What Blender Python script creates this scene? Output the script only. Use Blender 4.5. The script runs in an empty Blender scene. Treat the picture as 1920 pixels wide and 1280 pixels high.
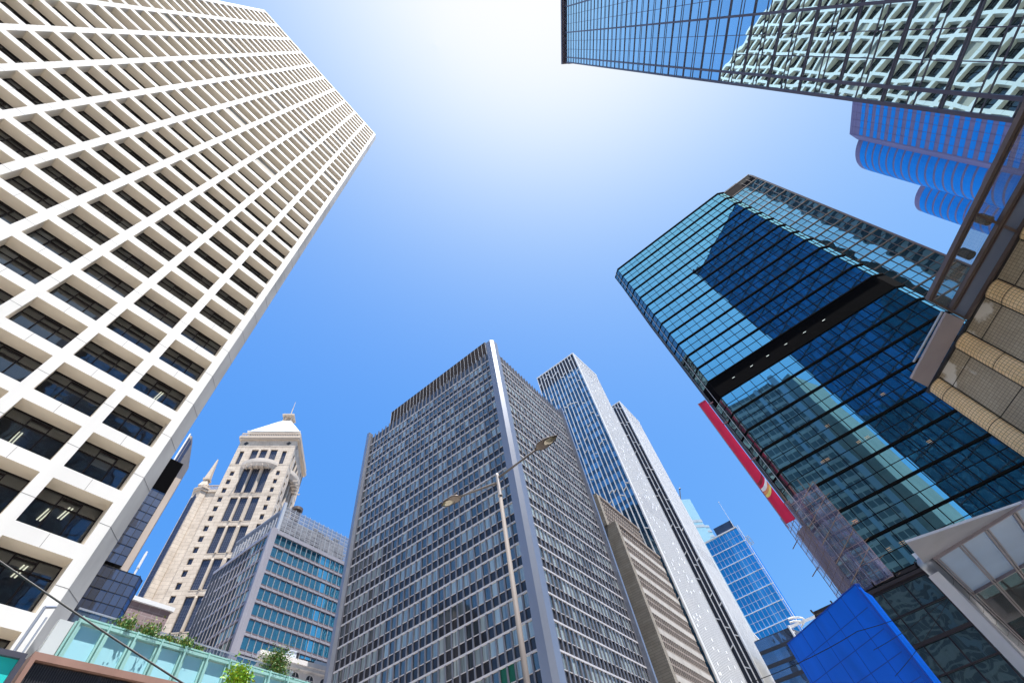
import bpy, bmesh, math, random
from mathutils import Vector, Matrix
rnd = random.Random(11)
sc = bpy.context.scene
COL = sc.collection
# ------------------------------------------------------------------ camera
PX, PY, FL = 960.0, 640.0, 850.0
_z = Vector((817.0 - PX, -(85.0 - PY), -FL)).normalized()      # world up seen in camera axes
_y = Vector((0, 0, -1)) - _z * (-_z.z); _y.normalize()
_x = _y.cross(_z)
RC = Matrix((_x, _y, _z))                                       # camera axes -> world
cam = bpy.data.cameras.new("camera"); camo = bpy.data.objects.new("camera", cam)
COL.objects.link(camo); sc.camera = camo
cam.sensor_width = 36.0; cam.lens = FL / 1920.0 * 36.0
cam.clip_start = 0.1; cam.clip_end = 6000
camo.matrix_world = Matrix.Translation((0, 0, 1.6)) @ RC.to_4x4()
# ------------------------------------------------------------------ light
SUN_AZ, SUN_EL = math.radians(127), math.radians(74)
w = bpy.data.worlds.new("World"); sc.world = w; w.use_nodes = True
nt = w.node_tree
sky = nt.nodes.new("ShaderNodeTexSky"); sky.sky_type = 'NISHITA'; sky.sun_disc = False
sky.sun_elevation = SUN_EL; sky.sun_rotation = SUN_AZ
sky.air_density = 1.0; sky.dust_density = 3.3; sky.ozone_density = 4.0; sky.altitude = 0
# film-like response per channel (1 - e^-kx) so the glow round the sun whitens smoothly as in the photograph
sep = nt.nodes.new("ShaderNodeSeparateXYZ"); hs = nt.nodes.new("ShaderNodeCombineXYZ"); nt.links.new(sky.outputs[0], sep.inputs[0])
for _i, (_k, _o) in enumerate(((.19, .11), (.255, .0), (.88, .0))):
    _a = nt.nodes.new("ShaderNodeMath"); _a.operation = 'MULTIPLY_ADD'; _a.inputs[1].default_value = -_k; _a.inputs[2].default_value = _o
    _b = nt.nodes.new("ShaderNodeMath"); _b.operation = 'EXPONENT'
    _c = nt.nodes.new("ShaderNodeMath"); _c.operation = 'MULTIPLY_ADD'; _c.inputs[1].default_value = -3.3; _c.inputs[2].default_value = 3.3
    nt.links.new(sep.outputs[_i], _a.inputs[0]); nt.links.new(_a.outputs[0], _b.inputs[0]); nt.links.new(_b.outputs[0], _c.inputs[0]); nt.links.new(_c.outputs[0], hs.inputs[_i])
bg = nt.nodes["Background"]; bg.inputs['Strength'].default_value = 0.15
nt.links.new(hs.outputs[0], bg.inputs['Color'])
sl = bpy.data.lights.new("sun", 'SUN'); sl.energy = 4.9; sl.angle = math.radians(0.5); sl.color = (1, .965, .92)
so = bpy.data.objects.new("sun", sl); COL.objects.link(so)
sd = Vector((math.sin(SUN_AZ) * math.cos(SUN_EL), math.cos(SUN_AZ) * math.cos(SUN_EL), math.sin(SUN_EL)))
so.rotation_euler = sd.to_track_quat('Z', 'Y').to_euler()
so.location = sd * 900
sc.view_settings.view_transform = 'Standard'; sc.view_settings.look = 'None'
sc.view_settings.exposure = 1.03; sc.view_settings.gamma = 1.0

# ------------------------------------------------------------------ materials
def newmat(name):
    m = bpy.data.materials.new(name); m.use_nodes = True
    return m, m.node_tree, m.node_tree.nodes['Principled BSDF']
def ln(t, a, b): t.links.new(a, b)
def noise(t, scale, detail=4, stretch=None, gen=False):
    tc = t.nodes.new('ShaderNodeTexCoord'); n = t.nodes.new('ShaderNodeTexNoise')
    n.inputs['Scale'].default_value = scale; n.inputs['Detail'].default_value = detail
    if stretch:
        mp = t.nodes.new('ShaderNodeMapping'); mp.inputs['Scale'].default_value = stretch
        ln(t, tc.outputs['Object'], mp.inputs[0]); ln(t, mp.outputs[0], n.inputs['Vector'])
    else: ln(t, tc.outputs['Object'], n.inputs['Vector'])
    return n.outputs['Fac']
def ramp(t, fac, stops):
    r = t.nodes.new('ShaderNodeValToRGB'); e = r.color_ramp.elements
    while len(e) < len(stops): e.new(0.5)
    for i, (p, c) in enumerate(stops): e[i].position = p; e[i].color = (*c, 1)
    ln(t, fac, r.inputs[0]); return r.outputs[0]
def sc3(c, k): return tuple(min(1, v * k) for v in c)
def mat(name, col, rough=.7, metal=0.0, var=.12, scale=.35, bump=0.0, spec=.4, stretch=(1, 1, .25), attr=0.0):
    m, t, b = newmat(name)
    b.inputs['Roughness'].default_value = rough; b.inputs['Metallic'].default_value = metal
    b.inputs['Specular IOR Level'].default_value = spec
    f = noise(t, scale, 6, stretch)
    c = ramp(t, f, [(.25, sc3(col, 1 - var * 1.6)), (.5, col), (.75, sc3(col, 1 + var))])
    if attr:
        a = t.nodes.new('ShaderNodeAttribute'); a.attribute_name = 'rv'
        mr = t.nodes.new('ShaderNodeMapRange'); mr.inputs['To Min'].default_value = 1 - attr; mr.inputs['To Max'].default_value = 1 + attr
        ln(t, a.outputs['Fac'], mr.inputs[0])
        mx = t.nodes.new('ShaderNodeVectorMath'); mx.operation = 'SCALE'
        ln(t, c, mx.inputs[0]); ln(t, mr.outputs[0], mx.inputs['Scale']); c = mx.outputs[0]
    ln(t, c, b.inputs['Base Color'])
    if bump:
        bp = t.nodes.new('ShaderNodeBump'); bp.inputs['Strength'].default_value = bump; bp.inputs['Distance'].default_value = .02
        ln(t, noise(t, 9, 5), bp.inputs['Height']); ln(t, bp.outputs[0], b.inputs['Normal'])
    return m
def glass(name, body, tint, fac=.6, wav=.03, wscale=.5, rough=.015, body2=None, bandscale=None, see=0.0, attr=0.0, thresh=.5):
    """curtain wall glass: a tinted mirror coat over whatever stands behind it (body / body2 chosen per pane by 'rv')"""
    m, t, b = newmat(name); out = t.nodes['Material Output']
    b.inputs['Roughness'].default_value = .6
    at = t.nodes.new('ShaderNodeAttribute'); at.attribute_name = 'rv'
    if body2:
        c = ramp(t, at.outputs['Fac'], [(0, body), (thresh - .12, body), (thresh + .12, body2), (1, body2)])
        if bandscale:
            f = noise(t, 1.0, 2, bandscale)
            mx = t.nodes.new('ShaderNodeMix'); mx.data_type = 'RGBA'; mx.blend_type = 'MULTIPLY'; mx.inputs['Factor'].default_value = 1
            g = ramp(t, f, [(.3, (.35, .35, .35)), (.6, (1, 1, 1))])
            ln(t, c, mx.inputs[6]); ln(t, g, mx.inputs[7]); c = mx.outputs[2]
        ln(t, c, b.inputs['Base Color'])
    else: b.inputs['Base Color'].default_value = (*body, 1)
    gl = t.nodes.new('ShaderNodeBsdfGlossy'); gl.inputs['Roughness'].default_value = rough
    gl.inputs['Color'].default_value = (*tint, 1)
    if attr:
        mr = t.nodes.new('ShaderNodeMapRange'); mr.inputs['To Min'].default_value = 1 - attr; mr.inputs['To Max'].default_value = 1
        ln(t, at.outputs['Fac'], mr.inputs[0])
        vm = t.nodes.new('ShaderNodeVectorMath'); vm.operation = 'SCALE'; vm.inputs[0].default_value = tint
        ln(t, mr.outputs[0], vm.inputs['Scale']); ln(t, vm.outputs[0], gl.inputs['Color'])
    bp = t.nodes.new('ShaderNodeBump'); bp.inputs['Strength'].default_value = wav; bp.inputs['Distance'].default_value = 1.0
    ln(t, noise(t, wscale, 1), bp.inputs['Height']); ln(t, bp.outputs[0], gl.inputs['Normal'])
    base = b.outputs[0]
    if see:
        tr = t.nodes.new('ShaderNodeBsdfTransparent'); tr.inputs['Color'].default_value = (*[min(1, v * 1.0) for v in (.72, .76, .78)], 1)
        m2 = t.nodes.new('ShaderNodeMixShader'); m2.inputs[0].default_value = see
        ln(t, base, m2.inputs[1]); ln(t, tr.outputs[0], m2.inputs[2]); base = m2.outputs[0]
    lw = t.nodes.new('ShaderNodeLayerWeight'); lw.inputs['Blend'].default_value = .5
    fr = t.nodes.new('ShaderNodeMath'); fr.operation = 'POWER'; fr.inputs[1].default_value = 5; ln(t, lw.outputs['Facing'], fr.inputs[0])
    ad = t.nodes.new('ShaderNodeMath'); ad.operation = 'MULTIPLY_ADD'; ad.use_clamp = True; ad.inputs[1].default_value = .9; ad.inputs[2].default_value = fac + .04
    ln(t, fr.outputs[0], ad.inputs[0])
    mx = t.nodes.new('ShaderNodeMixShader')
    ln(t, ad.outputs[0], mx.inputs[0]); ln(t, base, mx.inputs[1]); ln(t, gl.outputs[0], mx.inputs[2])
    ln(t, mx.outputs[0], out.inputs[0]); return m
def translucent(name, col, tcol, fac=.5, rough=.25):
    m, t, b = newmat(name); b.inputs['Base Color'].default_value = (*col, 1); b.inputs['Roughness'].default_value = rough
    tr = t.nodes.new('ShaderNodeBsdfTranslucent'); tr.inputs['Color'].default_value = (*tcol, 1)
    c = ramp(t, noise(t, .6, 3), [(.3, sc3(tcol, .85)), (.7, tcol)]); ln(t, c, tr.inputs['Color'])
    mx = t.nodes.new('ShaderNodeMixShader'); mx.inputs[0].default_value = fac
    ln(t, b.outputs[0], mx.inputs[1]); ln(t, tr.outputs[0], mx.inputs[2]); ln(t, mx.outputs[0], t.nodes['Material Output'].inputs[0]); return m
def emit(name, col, s):
    m, t, b = newmat(name); b.inputs['Base Color'].default_value = (*col, 1)
    b.inputs['Emission Color'].default_value = (*col, 1); b.inputs['Emission Strength'].default_value = s; return m
def brick(name, c1, c2, mortar, w, h, ms=.02, rough=.7, offset=.5, bump=.25, swap=False, vertical=True, caustic=False):
    m, t, b = newmat(name); b.inputs['Roughness'].default_value = rough
    tc = t.nodes.new('ShaderNodeTexCoord'); sp = t.nodes.new('ShaderNodeSeparateXYZ'); cb = t.nodes.new('ShaderNodeCombineXYZ')
    ln(t, tc.outputs['Object'], sp.inputs[0])
    ad = t.nodes.new('ShaderNodeMath'); ad.operation = 'ADD'
    ln(t, sp.outputs[0], ad.inputs[0]); ln(t, sp.outputs[1], ad.inputs[1])
    ln(t, ad.outputs[0], cb.inputs[0])
    ln(t, sp.outputs[2] if vertical else sp.outputs[1], cb.inputs[1])
    br = t.nodes.new('ShaderNodeTexBrick'); br.offset = offset
    br.inputs['Scale'].default_value = 1.0; br.inputs['Brick Width'].default_value = w; br.inputs['Row Height'].default_value = h
    br.inputs['Mortar Size'].default_value = ms
    br.inputs['Color1'].default_value = (*c1, 1); br.inputs['Color2'].default_value = (*c2, 1); br.inputs['Mortar'].default_value = (*mortar, 1)
    ln(t, cb.outputs[0], br.inputs['Vector'])
    mx = t.nodes.new('ShaderNodeMix'); mx.data_type = 'RGBA'; mx.blend_type = 'MULTIPLY'; mx.inputs['Factor'].default_value = 1
    g = ramp(t, noise(t, .5, 6), [(.3, (.8, .78, .76)), (.65, (1, 1, 1))])
    ln(t, br.outputs['Color'], mx.inputs[6]); ln(t, g, mx.inputs[7]); ln(t, mx.outputs[2], b.inputs['Base Color'])
    if caustic:                                    # pale patches painted in as light thrown back by nearby glass
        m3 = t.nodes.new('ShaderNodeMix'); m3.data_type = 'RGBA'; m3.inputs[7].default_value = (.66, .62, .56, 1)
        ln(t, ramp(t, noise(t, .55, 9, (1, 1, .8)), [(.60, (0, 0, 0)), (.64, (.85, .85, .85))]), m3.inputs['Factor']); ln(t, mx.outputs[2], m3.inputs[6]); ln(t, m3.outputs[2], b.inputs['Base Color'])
    bp = t.nodes.new('ShaderNodeBump'); bp.inputs['Strength'].default_value = bump; bp.inputs['Distance'].default_value = -.02
    ln(t, br.outputs['Fac'], bp.inputs['Height']); ln(t, bp.outputs[0], b.inputs['Normal'])
    return m

# ------------------------------------------------------------------ mesh helpers
class MB:
    def __init__(s): s.v = []; s.f = []; s.m = []; s.r = []; s.fr = (0.0, 0.0, 1.0, 0.0)
    def frame(s, ox=0, oy=0, deg=0):
        a = math.radians(deg); s.fr = (ox, oy, math.cos(a), math.sin(a)); return s
    def P(s, p):
        ox, oy, c, n = s.fr; return (ox + p[0] * c - p[1] * n, oy + p[0] * n + p[1] * c, p[2])
    def poly(s, pts, m=0, r=None):
        i = len(s.v); s.v += [s.P(p) for p in pts]; s.f.append(tuple(range(i, i + len(pts)))); s.m.append(m)
        s.r.append(rnd.random() if r is None else r)
    def box(s, x0, x1, y0, y1, z0, z1, m=0):
        i = len(s.v)
        s.v += [s.P(p) for p in ((x0,y0,z0),(x1,y0,z0),(x1,y1,z0),(x0,y1,z0),(x0,y0,z1),(x1,y0,z1),(x1,y1,z1),(x0,y1,z1))]
        for f in ((0,3,2,1),(4,5,6,7),(0,1,5,4),(1,2,6,5),(2,3,7,6),(3,0,4,7)):
            s.f.append(tuple(i + k for k in f)); s.m.append(m)
        r = rnd.random(); s.r += [r] * 6
    def prism(s, pts, z0, z1, m=0, caps=True):
        n = len(pts); i = len(s.v); s.v += [s.P((x, y, z0)) for x, y in pts] + [s.P((x, y, z1)) for x, y in pts]
        r = rnd.random()
        for k in range(n):
            k2 = (k + 1) % n; s.f.append((i + k, i + k2, i + n + k2, i + n + k)); s.m.append(m); s.r.append(r)
        if caps:
            s.f.append(tuple(i + n + k for k in range(n))); s.f.append(tuple(i + n - 1 - k for k in range(n))); s.m += [m, m]; s.r += [r, r]
    def hexa(s, b, t, m=0):                      # any 4 bottom points, 4 top points (3D)
        i = len(s.v); s.v += [s.P(p) for p in list(b) + list(t)]
        for f in ((0,3,2,1),(4,5,6,7),(0,1,5,4),(1,2,6,5),(2,3,7,6),(3,0,4,7)):
            s.f.append(tuple(i + k for k in f)); s.m.append(m); s.r.append(.5)
    def tube(s, p0, p1, r0, r1=None, n=6, m=0, caps=True):
        r1 = r0 if r1 is None else r1
        a = Vector(s.P(p0)); b = Vector(s.P(p1)); d = (b - a)
        if d.length < 1e-6: return
        d.normalize(); u = d.orthogonal().normalized(); w_ = d.cross(u); i = len(s.v)
        for c, r in ((a, r0), (b, r1)):
            for k in range(n):
                t = 2 * math.pi * k / n; s.v.append(tuple(c + (u * math.cos(t) + w_ * math.sin(t)) * r))
        for k in range(n):
            k2 = (k + 1) % n; s.f.append((i + k, i + k2, i + n + k2, i + n + k)); s.m.append(m); s.r.append(.5)
        if caps:
            s.f.append(tuple(i + n - 1 - k for k in range(n))); s.f.append(tuple(i + n + k for k in range(n))); s.m += [m, m]; s.r += [.5, .5]
    def bar(s, p0, p1, wx, wz, m=0):             # rectangular bar lying in a facade plane (x,z), wx thick in y
        (x0, y0, z0), (x1, y1, z1) = p0, p1
        d = Vector((x1 - x0, 0, z1 - z0)); d.normalize(); n = Vector((-d.z, 0, d.x)) * wz / 2
        b = [(x0 + n.x, y0 - wx, z0 + n.z), (x0 - n.x, y0 - wx, z0 - n.z), (x0 - n.x, y0, z0 - n.z), (x0 + n.x, y0, z0 + n.z)]
        t = [(x1 + n.x, y1 - wx, z1 + n.z), (x1 - n.x, y1 - wx, z1 - n.z), (x1 - n.x, y1, z1 - n.z), (x1 + n.x, y1, z1 + n.z)]
        s.hexa(b, t, m)
    def build(s, name, mats, parent=None, smooth=False, stuff=False):
        if not s.f: return None
        me = bpy.data.meshes.new(name); me.from_pydata(s.v, [], s.f); me.update()
        mats = mats if isinstance(mats, (list, tuple)) else [mats]
        for m_ in mats: me.materials.append(m_)
        me.polygons.foreach_set('material_index', s.m)
        a = me.attributes.new('rv', 'FLOAT', 'FACE'); a.data.foreach_set('value', s.r)
        bm = bmesh.new(); bm.from_mesh(me); bmesh.ops.recalc_face_normals(bm, faces=bm.faces); bm.to_mesh(me); bm.free()
        if smooth: me.polygons.foreach_set('use_smooth', [True] * len(me.polygons))
        o = bpy.data.objects.new(name, me); COL.objects.link(o)
        if parent: o.parent = parent
        if stuff: o['kind'] = 'stuff'
        return o
def tag(o, label, cat, group=None):
    o['label'] = label; o['category'] = cat
    if group: o['group'] = group
    return o
def thing(name, x, y, z=0, deg=0, label=None, cat=None, group=None):
    o = bpy.data.objects.new(name, None); COL.objects.link(o); o.empty_display_size = 1
    o.location = (x, y, z); o.rotation_euler = (0, 0, math.radians(deg))
    o['_'] = 0; del o['_']
    if label: tag(o, label, cat, group)
    return o
def struct(mb, name, m, **k):
    o = mb.build(name, m, **k); o['kind'] = 'structure'; return o
def screen(root, p):
    a = root.rotation_euler.z; c, n = math.cos(a), math.sin(a)
    q = Vector((root.location.x + p[0] * c - p[1] * n, root.location.y + p[0] * n + p[1] * c, root.location.z + p[2] - 1.6))
    d = RC.transposed() @ q
    if d.z > -.1: return None
    return PX + FL * d.x / -d.z, PY - FL * d.y / -d.z
class Panes:
    """window panes of one building: the 100 that show largest become parts of their own"""
    def __init__(s, root, name, mats, limit=100, frame_mat=None): s.root = root; s.name = name; s.mats = mats; s.c = []; s.limit = limit; s.fm = frame_mat
    def add(s, mb, fmb=None):                    # mb: MB holding one pane (may have frame MB)
        p = [screen(s.root, v) for v in mb.v[:4]]
        if any(q is None for q in p): ar = 0
        else:
            cx = sum(q[0] for q in p) / 4; cy = sum(q[1] for q in p) / 4
            ar = 0 if not (0 < cx < 1920 and 0 < cy < 1280) else abs(sum(p[i][0] * p[(i + 1) % 4][1] - p[(i + 1) % 4][0] * p[i][1] for i in range(4)))
        s.c.append((ar, len(s.c), mb, fmb))
    def build(s):
        s.c.sort(key=lambda t: (-t[0], t[1]))
        for ar, _, mb, fmb in s.c[:s.limit]:
            o = mb.build(s.name, s.mats, s.root)
            if fmb: fmb.build(s.name + '_frame', s.fm, o)
        rest = MB(); rf = MB()
        for _, _, mb, fmb in s.c[s.limit:]:
            for src, dst in ((mb, rest), (fmb, rf)):
                if src:
                    i = len(dst.v); dst.v += src.v; dst.f += [tuple(i + k for k in f) for f in src.f]; dst.m += src.m; dst.r += src.r
        o = rest.build(s.name, s.mats, s.root, stuff=True)
        if rf.f: rf.build(s.name + '_frame', s.fm, o, stuff=True)
def pane(fr, x0, x1, y, z0, z1, tilt=.004, m=0, r=None):
    b = MB(); b.fr = fr; a = rnd.uniform(-tilt, tilt) * (x1 - x0); c = rnd.uniform(-tilt, tilt) * (z1 - z0)
    b.poly([(x0, y, z0), (x1, y + a, z0), (x1, y + a + c, z1), (x0, y + c, z1)], m, r); return b
def holed(mb, x0, x1, z0, z1, ops, depth, y=0, m=0, mr=None):
    """wall face at y with rectangular openings (a,b,c,d) and their reveals"""
    mr = m if mr is None else mr
    xs = sorted({x0, x1} | {round(v, 4) for o in ops for v in o[:2]}); zs = sorted({z0, z1} | {round(v, 4) for o in ops for v in o[2:4]})
    os_ = [tuple(round(v, 4) for v in o) for o in ops]
    for i in range(len(zs) - 1):
        zc = (zs[i] + zs[i + 1]) / 2; row = [o for o in os_ if o[2] < zc < o[3]]; run = None
        for j in range(len(xs) - 1):
            xc = (xs[j] + xs[j + 1]) / 2; h = any(o[0] < xc < o[1] for o in row)
            if not h and run is None: run = xs[j]
            if h and run is not None: mb.poly([(run, y, zs[i]), (xs[j], y, zs[i]), (xs[j], y, zs[i + 1]), (run, y, zs[i + 1])], m, .5); run = None
        if run is not None: mb.poly([(run, y, zs[i]), (x1, y, zs[i]), (x1, y, zs[i + 1]), (run, y, zs[i + 1])], m, .5)
    for a, b, c, d in os_:
        e = y + depth
        mb.poly([(a, y, c), (b, y, c), (b, e, c), (a, e, c)], mr, .5); mb.poly([(a, e, d), (b, e, d), (b, y, d), (a, y, d)], mr, .5)
        mb.poly([(a, y, c), (a, e, c), (a, e, d), (a, y, d)], mr, .5); mb.poly([(b, y, d), (b, e, d), (b, e, c), (b, y, c)], mr, .5)
def fr_(ox=0, oy=0, deg=0):
    a = math.radians(deg); return (ox, oy, math.cos(a), math.sin(a))
# materials shared
M_WHITE = mat('white_metal', (.74, .75, .77), .45, 0, .05)
M_DARK = mat('dark_metal', (.035, .033, .036), .45, .2, .1)
M_BLACK = mat('black_recess', (.012, .012, .014), .8, 0, .1)
M_ALU = mat('aluminium', (.42, .44, .5), .38, .55, .06)
M_ROOF = mat('roof_felt', (.2, .2, .2), .9, 0, .2)

#@@GROUND
g = MB(); g.poly([(-1500, -1500, 0), (1500, -1500, 0), (1500, 1500, 0), (-1500, 1500, 0)])
struct(g, 'ground', brick('paving', (.46, .43, .39), (.52, .48, .43), (.2, .19, .18), 1.2, 1.2, .02, .8, 0, .2, vertical=False))
g = MB(); g.frame(-4, -6, 64); g.box(-60, 160, -7, 7, .0, .004); struct(g, 'road', mat('asphalt', (.06, .06, .062), .9, 0, .2, 2, .4, stretch=(1, 1, 1)))
#@@LEFT
def left_tower():
    root = thing('office_tower', -41.43, -16.78, 0, 64.37, 'tall cream concrete tower with a deep grid of recessed windows, filling the left side', 'office tower')
    conc = mat('cream_concrete', (.735, .725, .705), .75, 0, .075, .35, .15, stretch=(1, 1, .12))
    sof = mat('recess_concrete', (.72, .655, .56), .8, 0, .06, .5)  # same concrete, tinted warm for light bounced up from the ground
    side = mat('weathered_shaded_concrete', (.34, .34, .345), .8, 0, .25, .45, .2, stretch=(1, 1, .3))  # mottled staining, with the side's shade darkened into the base colour
    joint = mat('joint', (.16, .15, .15), .9)
    gl = glass('dark_window_glass', (.03, .03, .032), (.85, .92, 1), .085, .012, .8, see=.8, attr=0)
    frm = mat('bronze_frame', (.022, .018, .02), .6, 0, .1, spec=.15)
    H = 157.0; P = 3.535; Q = 3.803
    ops = []; cells = []
    for i in range(10):
        x0 = .72 + Q * i; x1 = x0 + 3.15
        for j in range(43):
            zt = 156.1 - P * j; zb = zt - 2.71
            if zb < 1: continue
            ops.append((x0, x1, zb, zt)); cells.append((i, j, x0, x1, zb, zt))
    b = MB(); holed(b, 0, 38.7, 0, H, ops, 1.08, 0, 0, 1)
    # chamfered corner and end faces, top
    b.poly([(38.7, 0, 0), (39.62, .94, 0), (39.62, .94, H), (38.7, 0, H)], 2, .5)
    b.poly([(39.62, .94, 0), (39.62, 27, 0), (39.62, 27, H), (39.62, .94, H)], 2, .5)
    b.poly([(0, 0, 0), (0, 27, 0), (0, 27, H), (0, 0, H)], 2, .5); b.poly([(0, 27, 0), (39.62, 27, 0), (39.62, 27, H), (0, 27, H)], 2, .5)
    b.poly([(0, 0, H), (38.7, 0, H), (39.62, .94, H), (39.62, 27, H), (0, 27, H)], 2, .5)
    b.build('wall', [conc, sof, side], root)
    jb = MB()
    for j in range(42):
        zm = 156.1 - P * j - 1.35
        if zm < 3: continue
        for i in range(11):
            xa = 0 if i == 0 else .72 + Q * (i - 1) + 3.15; xb = .72 + Q * i if i < 10 else 38.7
            jb.box(xa, xb, -.004, .01, zm - .012, zm + .012)
        zs = 156.1 - P * j
        for i in range(10): jb.box(.72 + Q * i + 1.56, .72 + Q * i + 1.58, -.004, .01, zs + .02, zs + .8)
        p = [(38.705, -.004), (39.625, .936), (39.61, .95), (38.69, .01)]; jb.prism(p, zm - .014, zm + .014)
    jb.build('panel_joint', joint, root)
    # rooms behind the glass
    rm = MB()
    for j in range(43):
        z = 156.1 - P * j
        if z < 4: continue
        rm.box(.3, 38.4, 1.3, 7.0, z + .12, z + .5, 0)
    rm.box(.3, 38.4, 7.0, 7.2, 2, 156, 1)
    for i in range(0, 11): rm.box(.3 + i * Q - .05, .3 + i * Q + .05, 1.4, 7, 2, 155.9, 1) if i % 3 == 0 else None
    rm.build('room_interior', [mat('ceiling_tiles', (.22, .21, .2), .9), mat('dark_room', (.05, .05, .055), .9)], root)
    wp = Panes(root, 'window', [gl, mat('blind_panel', (.42, .375, .31), .8)], 100, frm)
    lights = MB()
    blind = {(9, 8), (8, 13), (7, 15), (9, 17), (6, 11), (5, 14), (4, 12), (3, 16), (7, 22), (2, 13), (8, 10), (5, 20), (1, 17)}
    for (i, j, x0, x1, zb, zt) in cells:
        if (i, j) in blind:
            f = MB(); f.box(x0 + .003, x1 - .003, .3, .36, zb + .003, zt - .003, 1); wp.add(f); continue
        p = pane(fr_(), x0, x1, 1.06, zb, zt, .002)
        f = MB(); t = .05
        f.box(x0, x0 + t, .98, 1.05, zb, zt); f.box(x1 - t, x1, .98, 1.05, zb, zt); f.box(x0 + t, x1 - t, .98, 1.05, zb, zb + t); f.box(x0 + t, x1 - t, .98, 1.05, zt - t, zt)
        for k in (1, 2): xx = x0 + (x1 - x0) * k / 3; f.box(xx - .035, xx + .035, .97, 1.052, zb + t, zt - t)
        zz = zt - .75; xm = (x0 + x1) / 2; wv = .52
        f.box(x0 + t, xm - wv, .985, 1.05, zz, zz + .05) if j > 20 else None
        f.box(xm + wv, x1 - t, .985, 1.05, zz, zz + .05) if j > 20 else None
        f.box(xm - wv + .03, xm + wv - .03, .95, 1.05, zz, zz + .06); f.box(xm - wv + .03, xm + wv - .03, .95, 1.05, zt - .25, zt - .19)
        wp.add(p, f)
    wp.build()
    bl = MB(); r3 = random.Random(2)
    for (i, j, x0, x1, zb, zt) in cells:
        if j > 20 and r3.random() < .22:
            k = r3.randrange(3); xa = x0 + (x1 - x0) * k / 3; bl.box(xa + .06, xa + (x1 - x0) / 3 - .06, 1.22, 1.24, zt - r3.uniform(.5, 2.0), zt - .02)
    bl.build('roller_blind', mat('roller_blind', (.34, .33, .31), .8), root, stuff=True)
    tube = emit('fluorescent_tube', (1, .97, .75), .7)
    spots = [(9, 40, 1), (9, 40, 3), (9, 39, 2), (9, 38, 1), (9, 38, 2), (8, 40, 1), (8, 39, 1), (8, 38, 2), (7, 37, 2), (8, 37, 1), (7, 39, 1), (6, 38, 2), (9, 31, 1), (9, 35, 2), (8, 34, 1), (9, 27, 2), (8, 29, 0), (8, 41, 1), (9, 41, 2), (7, 40, 2), (6, 37, 1)]
    for (i, j, k) in spots:
        x = .72 + Q * i + .3 + k * .72; z = 156.1 - P * j + .06; f = MB()
        for d in (0, .16): f.box(x + d, x + d + .06, 2.0 + .8 * (k % 2), 3.3 + .8 * (k % 2), z, z + .05)
        f.build('ceiling_light', tube, root)
left_tower()
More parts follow.
